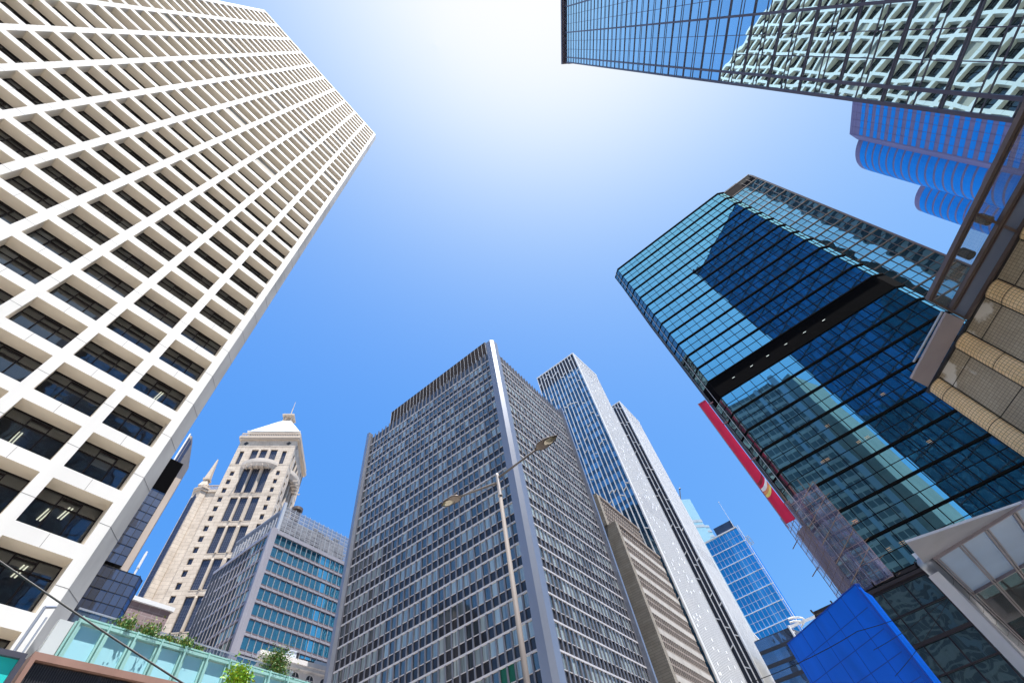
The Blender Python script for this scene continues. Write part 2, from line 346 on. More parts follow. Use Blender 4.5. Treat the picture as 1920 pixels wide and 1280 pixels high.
def central():
    root = thing('office_tower', -4.905, 59.34, 0, 0, 'grey finned tower with pale blinds and silver corner columns, behind the street lamp', 'office tower')
    fin = mat('fin_aluminium', (.22, .22, .245), .45, .4, .08)
    rail = mat('white_rail', (.62, .60, .62), .5, .1, .05)
    colm = mat('silver_column', (.30, .32, .38), .33, .5, .06, .2)
    gl = glass('blind_glass', (.05, .062, .066), (.76, .77, .74), .17, .008, .6, body2=(.44, .53, .54), bandscale=(2.6, 2.6, .05), thresh=.42, rough=.06)
    sp = glass('dark_spandrel_glass', (.012, .011, .015), (.6, .58, .6), .03, .006, .5, rough=.05)
    H = 88.6; P = 3.498; Z0 = 85.52
    L1, a1 = 40.18, -25.3; L2, a2 = 28.1, 63.2
    A = (-L1 * math.cos(math.radians(a1)), -L1 * math.sin(math.radians(a1)))
    F1 = fr_(A[0], A[1], a1); F2 = fr_(0, 0, a2)
    c2 = (L2 * math.cos(math.radians(a2)), L2 * math.sin(math.radians(a2)))
    body = MB(); body.prism([(0, .0), c2, (A[0] + c2[0], A[1] + c2[1]), A], 0, H - 1.2)
    # pull the body in a little behind the glass
    body = MB(); body.fr = F1; body.prism([(.1, .25), (L1 - .3, .25), (L1 - .3, L2 - .3), (.1, L2 - .3)], 0, H - 1.5); body.build('core_wall', M_DARK, root)
    wp = Panes(root, 'window', [gl, mat('green_shutter', (.01, .13, .08), .5), mat('tan_blind', (.5, .36, .2), .7)], 100)
    fm = MB(); rm = MB(); dk = MB()
    for fr, s0, s1, n in ((F1, 1.15, 39.1, 31), (F2, 1.35, 27.3, 24)):
        q = (s1 - s0) / n
        for b in (fm, rm, dk): b.fr = fr
        for k in range(n + 1):
            x = s0 + k * q; fm.box(x - .125, x + .125, -.16, .02, 0, H, 0)
        for j in range(-1, 25):
            z = Z0 - P * j
            if z < 1: break
            if j >= 0:
                rm.box(s0, s1, -.165, .0, z - .24, z - .0)
                rm.box(s0, s1, -.12, .0, z - 2.14, z - 2.06)
            lo = z - P + .0 if j >= 0 else Z0
            for k in range(n):
                xa, xb = s0 + k * q + .12, s0 + (k + 1) * q - .12
                if j >= 0:
                    m_ = 0
                    if fr is F1 and (j, k) in ((17, 26), (17, 27)): m_ = 1
                    if fr is F1 and (j, k) in ((19, 24), (20, 27)): m_ = 2
                    wp.add(pane(fr, xa, xb, .0, z - 2.06, z - .2, .005, m_))
                    dk.poly([(xa, .02, z - P), (xb, .02 + rnd.uniform(-.006, .006), z - P), (xb, .02 + rnd.uniform(-.006, .006), z - 2.12), (xa, .02, z - 2.12)])
                else: dk.poly([(xa, .02, Z0), (xb, .02, Z0), (xb, .02, H - .6), (xa, .02, H - .6)])
    fm.build('fin', fin, root, stuff=True); rm.build('spandrel_rail', rail, root); dk.build('spandrel_panel', sp, root, stuff=True)
    wp.build()
    # corner columns: bevelled posts standing proud of the fins
    def column(fr, pts, z1, seams=True):
        c = MB(); c.fr = fr; c.prism(pts, 0, z1)
        c.build('corner_column', colm, root)
    def loc(fr, x, y): ox, oy, c, n = fr; return (ox + x * c - y * n, oy + x * n + y * c)
    p1 = loc(F1, 39.25, -.92); p0 = loc(F1, 39.25, .3); p2 = loc(F1, L1 + .35, -.95); p3 = loc(F2, -.3, -.95); p4 = loc(F2, 1.1, -.92); p5 = loc(F2, 1.1, .3)
    column(fr_(), [p0, p1, p2, p3, p4, p5], 91.0)
    column(F1, [(-.35, .9), (-.35, -.55), (.25, -.95), (1.0, -.95), (1.0, .3)], 89.5)
    column(F2, [(27.4, .3), (27.4, -.9), (28.0, -.9), (28.35, -.4), (28.35, .3)], 89.5)
    # side facing left and rooftop plant screen
    sb = MB(); sb.fr = F1; sb.box(-.05, .08, .9, L2 - .5, 0, 88); sb.build('side_wall', mat('side_panel', (.3, .31, .36), .5, .3), root)
    ph = MB(); ph.fr = fr_(-1.855, 3.93, -26); ph.prism([(-33.2, 0), (0, 0), (0, 26), (-33.2, 26)], 87, 98.3)
    ps = ph.build('plant_screen', mat('bronze_screen', (.05, .038, .035), .8, 0, .1, spec=.1), root)
    rb = MB(); rb.fr = ph.fr
    for k in range(29): x = -33.2 + k * 33.2 / 28; rb.box(x - .035, x + .035, -.04, -.003, 87.5, 98.35)
    for k in range(1, 22): y = k * 1.2; rb.box(.003, .05, y - .05, y + .05, 87.5, 98.35)
    rb.build('screen_rib', M_WHITE, ps)
central()

def lattice():
    white = mat('white_cladding', (.80, .80, .80), .5, 0, .04, .4)
    grey = mat('grey_gap', (.09, .105, .125), .7)
    gb = glass('blue_glass', (.006, .07, .16), (.45, .75, .95), .38, .01, .3, attr=.75)
    lou = mat('dark_louvre', (.045, .05, .07), .6, .2, .1)
    def tower(root, F1, L1, F2, L2, H, n, glassy, dark_top, ribs, diag, extra=None):
        body = MB(); body.fr = F1; body.box(.05, L1 - .05, .15, L2, 0, H - .3); body.build('core_wall', M_DARK, root)
        wp = Panes(root, 'window', [gb, glass('green_glass', (.10, .17, .15), (.8, .95, .9), .12, .01, .3)], 60)
        lv = MB(); lv.fr = F1
        q = L1 / n; P = 3.62
        for k in range(n):
            xa, xb = k * q, (k + 1) * q
            if glassy == 0 or (glassy == 1 and k >= n - 3) :
                if glassy == 1: lv.poly([(xa, 0, 0), (xb, 0, 0), (xb, 0, H - .3), (xa, 0, H - .3)]); continue
            z = dark_top
            while z > 20:
                wp.add(pane(F1, xa + .02, xb - .02, .0, z - P + .08, z - 1.3, .006, 1 if glassy == 1 else 0)); wp.add(pane(F1, xa + .02, xb - .02, .03, z - 1.3, z, .006, 1 if glassy == 1 else 0, rnd.uniform(0, .25))); z -= P
            lv.poly([(xa, 0, dark_top), (xb, 0, dark_top), (xb, 0, H - .3), (xa, 0, H - .3)])
        wp.build(); lv.build('louvre_panel', lou, root)
        mu = MB(); mu.fr = F1
        for k in range(n + 1): x = k * q; mu.box(x - .13, x + .13, -.32, -.02, 0, H)
        mu.box(0.13, L1 - .13, -.3, -.02, H - .5, H - .01)
        for k in range(n):
            z = H - rnd.uniform(1, 12)
            while z > 15:
                x = k * q; up = rnd.random() < .5; h = .75
                mu.bar((x + .1, -.04, z + (h if up else -h) * .5), (x + q - .1, -.04, z - (h if up else -h) * .5), .22, .24)
                z -= rnd.uniform(*diag)
        mu.build('mullion_lattice', white, root)
        e = MB(); e.prism([(-.02, -.36), (.75 * math.cos(math.radians(61)), .75 * math.sin(math.radians(61)) - .36), (.2, .6), (-.35, -.0)], 0, H); e.build('corner_post', white, root)
        # ribbed white side
        wl = MB(); wl.fr = F2; wl.box(.2, L2, .0, .4, 0, H - .2); wl.build('side_wall', grey, root)
        rb = MB(); rb.fr = F2; x = .9; r2 = random.Random(5)
        while x < L2 - .1: rb.box(x, x + ribs * .50, -.06, 0, 0, H - .1); x += ribs
        rb.box(.75, L2, -.18, -.145, H - .7, H)
        pl = rb
        for k in range(190):
            xx = .9 + ribs * r2.randrange(1, int((L2 - 2) / ribs)); zz = r2.uniform(20, H - 3)
            pl.box(xx, xx + ribs * .9, -.085, -.065, zz, zz + .6, 1)
        rb.build('facade_rib', [white, mat('bright_plate', (.88, .88, .88), .3)], root)
        lb = MB(); lb.fr = F2
        lb.box(1.2, L2 - .3, -.04, -.003, H - 9, H - 3); lb.build('louvre_band', lou, root)
        lb = MB(); lb.fr = F2; lb.box(2, L2 - 2, -.04, -.003, 76, 81); lb.build('louvre_band', lou, root)
    root = thing('lattice_tower', 22.95, 113.16, 0, 0, 'taller white tower with blue glass and zigzag mullions, right behind the grey finned tower', 'office tower', )
    A = (-18.4 * math.cos(math.radians(-26.2)), -18.4 * math.sin(math.radians(-26.2)))
    tower(root, fr_(A[0], A[1], -26.2), 18.4, fr_(0, 0, 60), 17.0, 150, 13, 2, 141, .85, (13, 30))
    ca, sa = math.cos(math.radians(60)) * 17, math.sin(math.radians(60)) * 17
    b = MB(); b.fr = fr_(ca, sa, 80); b.box(0, 4.4, .02, 3, 0, 149.7)
    b.build('rear_wall', white, root)
    root = thing('lattice_tower', 40.2, 146.2, 0, 0, 'farther white ribbed tower with a dark zigzag strip, right of the taller latticed one', 'office tower')
    A = (-9.5 * math.cos(math.radians(-26.2)), -9.5 * math.sin(math.radians(-26.2)))
    tower(root, fr_(A[0], A[1], -26.2), 9.5, fr_(0, 0, 62.8), 18.5, 150, 7, 1, 150, .5, (7, 14))
lattice()

def concrete_block():
    root = thing('concrete_block', 12.3, 93.6, 0, 63.5, 'brown precast concrete office block with pale spandrel bands and a blank stone end wall', 'office block')
    st = brick('end_stone', (.30, .27, .23), (.36, .33, .28), (.2, .18, .16), 3.0, .45, .03, .85)
    pc = mat('precast', (.30, .255, .225), .8, 0, .15, .6, .2)
    pale = mat('pale_spandrel', (.50, .475, .44), .75, 0, .14, .5)
    gl = glass('block_glass', (.015, .015, .02), (.8, .9, 1), .10, .02, .6)
    wp = Panes(root, 'window', gl, 100)
    wall = MB(); fr = MB(); band = MB()
    for (ox, oy, L, H, zb) in ((0, 0, 21.7, 60.6, 0), (-.15, 1.97, 21.2, 69.2, 60.6)):
        F = fr_(ox, oy, 0); wall.fr = band.fr = fr.fr = F
        wall.box(0, L, .5, 9, zb, H - .15)
        wall.box(-.35, 1.0, -.12, 9.02, zb, H)
        z = H - .4; j = 0
        while z > zb + 1:
            if zb == 0 and j % 1 == 0 and j > 0: band.box(1.0, L, -.05, .5, z - 1.05, z); lo = z - 1.05
            else: lo = z
            wz = lo - 2.7
            for r_ in range(2):
                top = lo - 1.35 * r_; bot = top - 1.35
                fr.box(1.0, L, -.03, .45, bot, bot + .36)
                k = 0; x = 1.0
                while x < L - .3:
                    x2 = min(x + .95, L)
                    wp.add(pane(F, x + .1, x2 - .1, .06, bot + .36, top, .01))
                    fr.hexa([(x - .1, -.1, bot + .36), (x + .1, -.1, bot + .36), (x + .14, .2, bot + .36), (x - .14, .2, bot + .36)], [(x - .1, -.1, top), (x + .1, -.1, top), (x + .14, .2, top), (x - .14, .2, top)]); x += .95
            z = wz; j += 1
        fr.box(1.0, L, -.25, .5, H - .4, H + .1)
    wall.build('end_wall', st, root); fr.build('precast_frame', pc, root); band.build('spandrel_band', pale, root); wp.build()
concrete_block()

def blue_tower():
    root = thing('glass_tower', 59.3, 197.4, 0, -25, 'sky blue glass tower with white storey bands, a dark roof box and a thin mast', 'glass tower')
    gb = glass('sky_glass', (.0, .30, .78), (.2, .55, .95), .10, .01, .25, attr=.25)
    L, H = 14.7, 105.5
    b = MB(); b.box(.05, L - .05, .1, 22, 0, H - .2); b.build('core_wall', M_DARK, root)
    wp = Panes(root, 'window', gb, 100); mu = MB(); bd = MB(); q = L / 9
    z = H - .15
    while z > 20:
        for k in range(9):
            wp.add(pane(fr_(), k * q, (k + 1) * q, 0, z - 3.0, z - .1, .008)); wp.add(pane(fr_(), k * q, (k + 1) * q, 0.02, z - 5.9, z - 3.0, .008))
        bd.box(0, L, -.25, -.02, z - 6.1, z - 5.85); bd.box(0, L, -.12, -.02, z - 3.05, z - 2.98)
        bd.box(L, L + .9, -.3, .3, z - 6.1, z - 5.9); z -= 6.05
    for k in range(10): mu.box(k * q - .05, k * q + .05, -.12, -.02, 20, H)
    bd.box(-.2, L + .2, -.5, .3, H, H + .35)
    bd.tube((L + .9, -.2, 20), (L + .9, -.2, H + .5), .14); bd.tube((L + .25, -.1, 20), (L + .25, -.1, H), .1)
    wp.build(); mu.build('mullion', M_WHITE, root); bd.build('storey_band', M_WHITE, root)
    sg = MB(); sg.poly([(L, 0, 0), (L, 22, 0), (L, 22, H), (L, 0, H)]); sg.build('side_glass', gb, root)
    p = MB(); p.box(6, 14, .6, 10, H + .35, H + 4.2); p.build('plant_room', mat('dark_blue_panel', (.03, .06, .12), .4, .3), root)
    m = MB(); m.tube((14.1, .5, H), (14.1, .5, 119), .11, .06); m.tube((14.1, .5, 118.9), (14.1, .5, 119.3), .18); m.build('mast', M_WHITE, root)
    c = MB()
    for y in (-.8, .6):
        for a, d in (((L + 1.1, y, 100), (L + 2.5, y, 100)), ((L + 2.5, y, 100), (L + 2.8, y, 97)), ((L + 2.8, y, 97), (L + 1.1, y, 97)), ((L + 1.1, y, 97), (L + 1.1, y, 100)), ((L + 1.7, y, 100), (L + 1.7, y, 97))): c.tube(a, d, .08)
    c.tube((L + 2.5, -.8, 100), (L + 2.5, .6, 100), .08); c.tube((L + .9, 0, 98.5), (L + 1.1, 0, 98.5), .1); c.build('cleaning_cradle', mat('cradle_metal', (.35, .33, .3), .5, .4), root)
    r2 = thing('pale_tower', 93.7, 309.2, 0, 17.6, 'pale turquoise far-off tower with a stepped right side, behind the white towers', 'glass tower')
    pg = glass('pale_glass', (.28, .52, .58), (.85, .97, 1), .35, .01, .1); m = MB(); m.box(-8, 5.7, 0, 14, 0, 200); m.build('glass_shaft', pg, r2)
    m = MB(); m.box(5.7, 13, 6, 22, 0, 182); s = m.build('glass_wing', pg, r2)
    f = MB()
    for k in range(26):
        z = 180 - k * 3.8; f.box(5.75, 13.1, 5.8, 5.98, z, z + 1.3); 
    f.build('floor_band', mat('grey_band', (.34, .40, .48), .5), s)
    f = MB(); f.box(-8.1, 5.8, -.15, -.02, 180.5, 182.5); f.box(-8.1, 5.8, -.15, -.02, 176.5, 178.5); f.build('louvre_band', mat('pale_louvre', (.35, .42, .48), .5), r2)
    a = MB(); a.tube((-1, 2, 200), (3.5, 2, 211), .35); a.tube((3.5, 2, 211), (4.1, 2, 211.6), .7); a.build('antenna', M_DARK, r2)
    r3 = thing('corner_building', 50.5, 138.5, 0, -20, 'dark glass building with a white corner edge, left of the cobalt panelled building', 'office building')
    dg = glass('navy_glass', (.01, .02, .04), (.35, .55, .8), .35, .03, .3, attr=.5)
    wp = Panes(r3, 'window', dg, 60); fb = MB()
    b = MB(); b.box(-9.5, -.05, .1, 14, 0, 48.5); b.build('core_wall', M_DARK, r3)
    z = 48.3
    while z > 8:
        for k in range(6): wp.add(pane(fr_(), -9.6 + k * 1.6, -8 + k * 1.6, 0, z - 2.3, z, .01))
        fb.box(-9.6, 0, -.1, 0.05, z - 3.1, z - 2.3); z -= 3.1
    wp.build(); fb.build('spandrel', mat('navy_spandrel', (.02, .025, .04), .4), r3)
    e = MB(); e.tube((.1, -.1, 0), (.1, -.1, 48.8), .3); e.box(.35, 14, .3, .5, 48.3, 48.9)
    for k in range(18):
        e.box(.3, .75, -.15, .1, 47 - k * 2.6, 47.3 - k * 2.6)
    e.build('corner_edge', M_WHITE, r3)
    s = MB(); s.frame(.15, 0, 68); s.box(0, 12, .1, .3, 0, 48.2); s.build('side_wall', mat('grey_side', (.13, .14, .16), .4, .3), r3)
    r = MB()
    for rr in (4.2, 3.4):
        pts = [(rr * math.cos(a_) + .2, 2 + rr * math.sin(a_)) for a_ in [math.radians(-80 + 20 * i) for i in range(7)]]
        for (p, q_) in zip(pts, pts[1:]): r.tube((p[0], p[1], 49.4 if rr > 4 else 48.9), (q_[0], q_[1], 49.4 if rr > 4 else 48.9), .22)
    r.build('curved_canopy', M_WHITE, r3)
    r4 = thing('low_office', 53, 176, 0, 67, 'low grey stepped office roof at the foot of the blue glass tower', 'office building')
    m = MB(); m.box(-6, 40, 0, 16, 0, 59.5); m.build('wall', mat('grey_render', (.28, .28, .3), .7), r4)
    m = MB(); m.box(-6.3, 40.3, -.5, .2, 59.5, 60.2); m.box(-6.3, 40.3, -.2, .0, 52, 53); m.box(-6.3, 40.3, -.2, .0, 46, 47); m.build('cornice', M_WHITE, r4)
    m = MB(); [m.box(-5.5 + 1.9 * k, -4.2 + 1.9 * k, -.05, -.005, zz, zz + 4.2) for k in range(23) for zz in (47.4, 41, 35)]; m.build('window', gb, r4)
blue_tower()
def bank():
    root = thing('stone_tower', -100.92, 97.42, 0, 20.1, 'cream stone tower with a white pyramid roof, a spire and curved balconies', 'stone tower')
    st = brick('cream_stone', (.60, .51, .42), (.67, .58, .48), (.36, .30, .24), 2.4, 1.12, .035, .7)
    trim = mat('pale_stone', (.52, .44, .36), .65, 0, .08, .6)
    gl = glass('bank_glass', (.012, .015, .03), (.35, .42, .62), .10, .02, .5)
    grid = mat('window_bar', (.10, .11, .15), .5, .3)
    roof = mat('white_roof', (.78, .80, .82), .4, .1, .05)
    W, D, H = 18.46, 18.8, 129.0
    def ops():
        o = []; big = [(4.95, 7.05), (7.75, 9.95), (11.0, 13.2)]
        tops = [(118.0, 123.95), (105.6, 116.0)] + [(95.4 - 10.15 * k, 104.0 - 10.15 * k) for k in range(9)]
        for z0, z1 in tops:
            if z1 < 8: continue
            o += [(a, b, z0, z1, 'big') for a, b in big]
        for k in range(33):
            z = 114.45 - 3.37 * k
            if z < 6: break
            o += [(1.4, 2.65, z - 1.9, z, 's'), (15.3, 16.45, z - 1.9, z, 's')]
        o += [(1.4, 2.7, 117.4, 123.2, 'slot'), (14.9, 16.3, 117.4, 123.2, 'slot')]
        return o
    wall = MB(); wp = Panes(root, 'window', gl, 100, grid); tr = MB()
    for face, (F, LW) in enumerate(((fr_(0, 0, 0), W), (fr_(W, 0, 90.7), D))):
        wall.fr = F; tr.fr = F; O = ops(); sx = LW / W
        O = [(a * sx, b * sx, c, d, t) for a, b, c, d, t in O]
        holed(wall, 0, LW, 0, H, [o[:4] for o in O], .55)
        for a, b, c, d, t in O:
            p = pane(F, a, b, .5, c, d, .003); f = MB(); f.fr = F
            nx = 4 if t == 'big' else 2; nz = max(2, int((d - c) / .75))
            for k in range(1, nx): x = a + (b - a) * k / nx; f.box(x - .035, x + .035, .44, .5, c, d)
            for k in range(1, nz): z = c + (d - c) * k / nz; f.box(a, b, .45, .495, z - .03, z + .03)
            wp.add(p, f)
            if t == 'big': tr.box(a - .02, b + .02, -.06, .0, c - .25, c)
        for xm in (7.4 * sx, 10.47 * sx):
            for z0, z1 in [(118, 123.8), (105.6, 115.7)] + [(95.4 - 10.15 * k, 103.8 - 10.15 * k) for k in range(9)]:
                if z1 > 8: tr.tube((xm, .05, z0), (xm, .05, z1 - .3), .36, .36, 10); tr.tube((xm, .05, z1 - .3), (xm, .05, z1 + .1), .36, .08, 10)
        for z in (117.0, 125.2, 104.8): tr.box(0, LW, -.05, .0, z - .06, z + .06)
        for x in (2.05 * sx, 15.9 * sx):          # diamonds
            tr.poly([(x, -.02, 125.9), (x + .9, -.02, 126.8), (x, -.02, 127.7), (x - .9, -.02, 126.8)], 1)
        n = 20; xm = 9.2 * sx                      # ring ornament and short bars
        for k in range(n):
            a, b = 2 * math.pi * k / n, 2 * math.pi * (k + 1) / n
            tr.tube((xm + 1.3 * math.cos(a), -.03, 126.6 + 1.3 * math.sin(a)), (xm + 1.3 * math.cos(b), -.03, 126.6 + 1.3 * math.sin(b)), .07, n=4)
        tr.box(xm - 3.4, xm - 1.6, -.05, 0, 127.2, 127.4); tr.box(xm + 1.6, xm + 3.4, -.05, 0, 127.2, 127.4)
        # curved balcony
        bal = MB(); bal.fr = F; R = 9.5; c0 = 9.3 * sx; hw = 5.7 * sx; th = math.asin(hw / R); dy = R * math.cos(th); arc = [(c0 + R * math.sin(th * (k / 8 - 1)), -(R * math.cos(th * (k / 8 - 1)) - dy) * 1.15) for k in range(17)]
        bal.prism(arc, 116.6, 117.0); 
        for (p, q) in zip(arc, arc[1:]):
            bal.hexa([(p[0], p[1] - .02, 117.0), (q[0], q[1] - .02, 117.0), (q[0], q[1] + .2, 117.0), (p[0], p[1] + .2, 117.0)], [(p[0], p[1] - .02, 118.1), (q[0], q[1] - .02, 118.1), (q[0], q[1] + .2, 118.1), (p[0], p[1] + .2, 118.1)])
        inner = [(c0 + (x - c0) * .8, y * .72) for x, y in arc]
        for k in range(16):
            p, q, p2, q2 = inner[k], inner[k + 1], arc[k], arc[k + 1]
            bal.poly([(p[0], p[1], 115.5), (q[0], q[1], 115.5), (q2[0], q2[1], 116.6), (p2[0], p2[1], 116.6)])
        bal.prism(inner, 115.3, 115.5)
        for k in range(5): x = c0 - hw * .6 + hw * .3 * k; bal.box(x - .12, x + .12, -2.6, -.05, 114.9, 115.3)
        bal.build('balcony', mat('balcony_stone', (.56, .50, .44), .7), root)
    wall.poly([(0, 0, 0), (0, 0, H), (0, 1, H), (0, 1, 0)])
    wall.frame(); wall.poly([(0, 0, 0), (0, D, 0), (0, D, H), (0, 0, H)]); wall.poly([(0, D, 0), (W, D, 0), (W, D, H), (0, D, H)])
    wall.build('wall', st, root); wp.build(); tr.build('trim', [trim, M_DARK], root)
    c = MB(); c.box(-.8, W + .8, -.8, D + .8, H, H + .9); c.box(-.5, W + .5, -.5, D + .5, H + .9, H + 1.2); c.box(-.6, W + .6, -.6, D + .6, H - .6, H)
    c.box(-.5, W + .5, -.5, -.2, 131.1, 131.5); c.box(W + .2, W + .5, -.2, D + .5, 131.1, 131.5)
    for k in range(34):
        x = -.4 + k * (W + .8) / 33; c.box(x - .1, x + .1, -.45, -.25, H + 1.2, 131.1)
        c.box(W + .25, W + .45, x - .1, x + .1, H + 1.2, 131.1)
    c.build('cornice', trim, root)
    a = MB(); a.box(1.2, W - 1.2, 1.2, D - 1.2, H + 1.2, 133.6); a.build('attic', mat('attic_louvre', (.12, .14, .17), .6), root)
    r = MB(); e = .6
    b = [(e, e, 133.6), (W - e, e, 133.6), (W - e, D - e, 133.6), (e, D - e, 133.6)]
    t = [(7.4, 7.5, 146.6), (11, 7.5, 146.6), (11, 11.3, 146.6), (7.4, 11.3, 146.6)]; r.hexa(b, t); r.box(e - .3, W - e + .3, e - .3, D - e + .3, 133.3, 133.6)
    rf = r.build('roof', roof, root)
    s = MB()
    for k in range(1, 16):
        u = k / 16; x = e + (W - 2 * e) * u; xt = 7.4 + 3.6 * u; s.tube((x, e, 133.6), (xt, 7.5, 146.6), .07, n=4)
        y = e + (D - 2 * e) * u; s.tube((W - e, y, 133.6), (11, 7.5 + 3.8 * u, 146.6), .07, n=4)
    s.build('roof_seam', mat('seam', (.55, .6, .66), .4), rf)
    l = MB()
    for x in (7.6, 10.5):
        for y in (7.7, 10.8): l.box(x, x + .4, y, y + .4, 146.6, 149.8)
    l.box(8.6, 9.8, 8.8, 10.2, 146.6, 149.8); l.box(7.0, 11.4, 7.1, 11.7, 149.8, 150.4); l.box(7.3, 11.1, 7.4, 11.4, 150.4, 150.8)
    l.tube((9.2, 9.4, 150.8), (9.2, 9.4, 160.5), .28, .06, 6); l.build('lantern', trim, rf)
    # left wing: wall, turret with tall slit window, obelisk
    wg = MB(); F = fr_(-6.6, .9, 0); wg.box(-3.9, 0, .8, 12, 0, 106.6)
    oct_ = [(-7.6, 3.0), (-6.5, .3), (-4.2, -.6), (-2.9, .5), (-2.9, 5), (-7.6, 5)]
    wg.prism(oct_, 0, 107.0); wg.build('side_wing', st, root)
    f = MB(); a_, b_ = Vector((-6.5, .3)), Vector((-4.2, -.6)); d = (b_ - a_).normalized(); ang = math.degrees(math.atan2(d.y, d.x)); f.frame(-6.5, .3, ang)
    sl = MB(); sl.fr = f.fr; sl.poly([(.45, -.03, 2), (1.95, -.03, 2), (1.95, -.03, 104), (1.2, -.03, 105.6), (.45, -.03, 104)], 0, .2); so_ = sl.build('window', gl, root)
    f.box(1.17, 1.23, -.09, -.04, 3, 105)
    for k in range(68): f.box(.45, 1.95, -.07, -.04, 3 + k * 1.5, 3.07 + k * 1.5)
    f.box(.3, .45, -.12, .0, 2, 104.2); f.box(1.95, 2.1, -.12, .0, 2, 104.2); f.build('window_frame', grid, so_)
    f = MB()
    def ring(sc_, z0, z1): f.prism([(-5.2 + (x + 5.2) * sc_, 1.8 + (y - 1.8) * sc_) for x, y in oct_], z0, z1)
    ring(1.12, 106.6, 107.4); ring(1.2, 107.4, 107.9); ring(.8, 107.9, 109.2)
    f.box(-4.2, .2, .4, .9, 106.6, 107.5)
    for k in range(8): f.box(-3.3 + k * .42, -3.15 + k * .42, .5, .7, 107.5, 109.0)
    f.box(-3.5, 0, .45, .75, 109.0, 109.25)
    f.hexa([(-6.3, .2, 109.2), (-3.8, .2, 109.2), (-3.8, 3.2, 109.2), (-6.3, 3.2, 109.2)], [(-5.6, .9, 111.8), (-4.5, .9, 111.8), (-4.5, 2.2, 111.8), (-5.6, 2.2, 111.8)])
    f.box(-6.0, -4.1, .5, 2.6, 111.8, 112.5)
    f.hexa([(-5.8, .7, 112.5), (-4.3, .7, 112.5), (-4.3, 2.4, 112.5), (-5.8, 2.4, 112.5)], [(-5.15, 1.35, 120.8), (-4.85, 1.35, 120.8), (-4.85, 1.65, 120.8), (-5.15, 1.65, 120.8)])
    f.build('obelisk', trim, root)
bank()

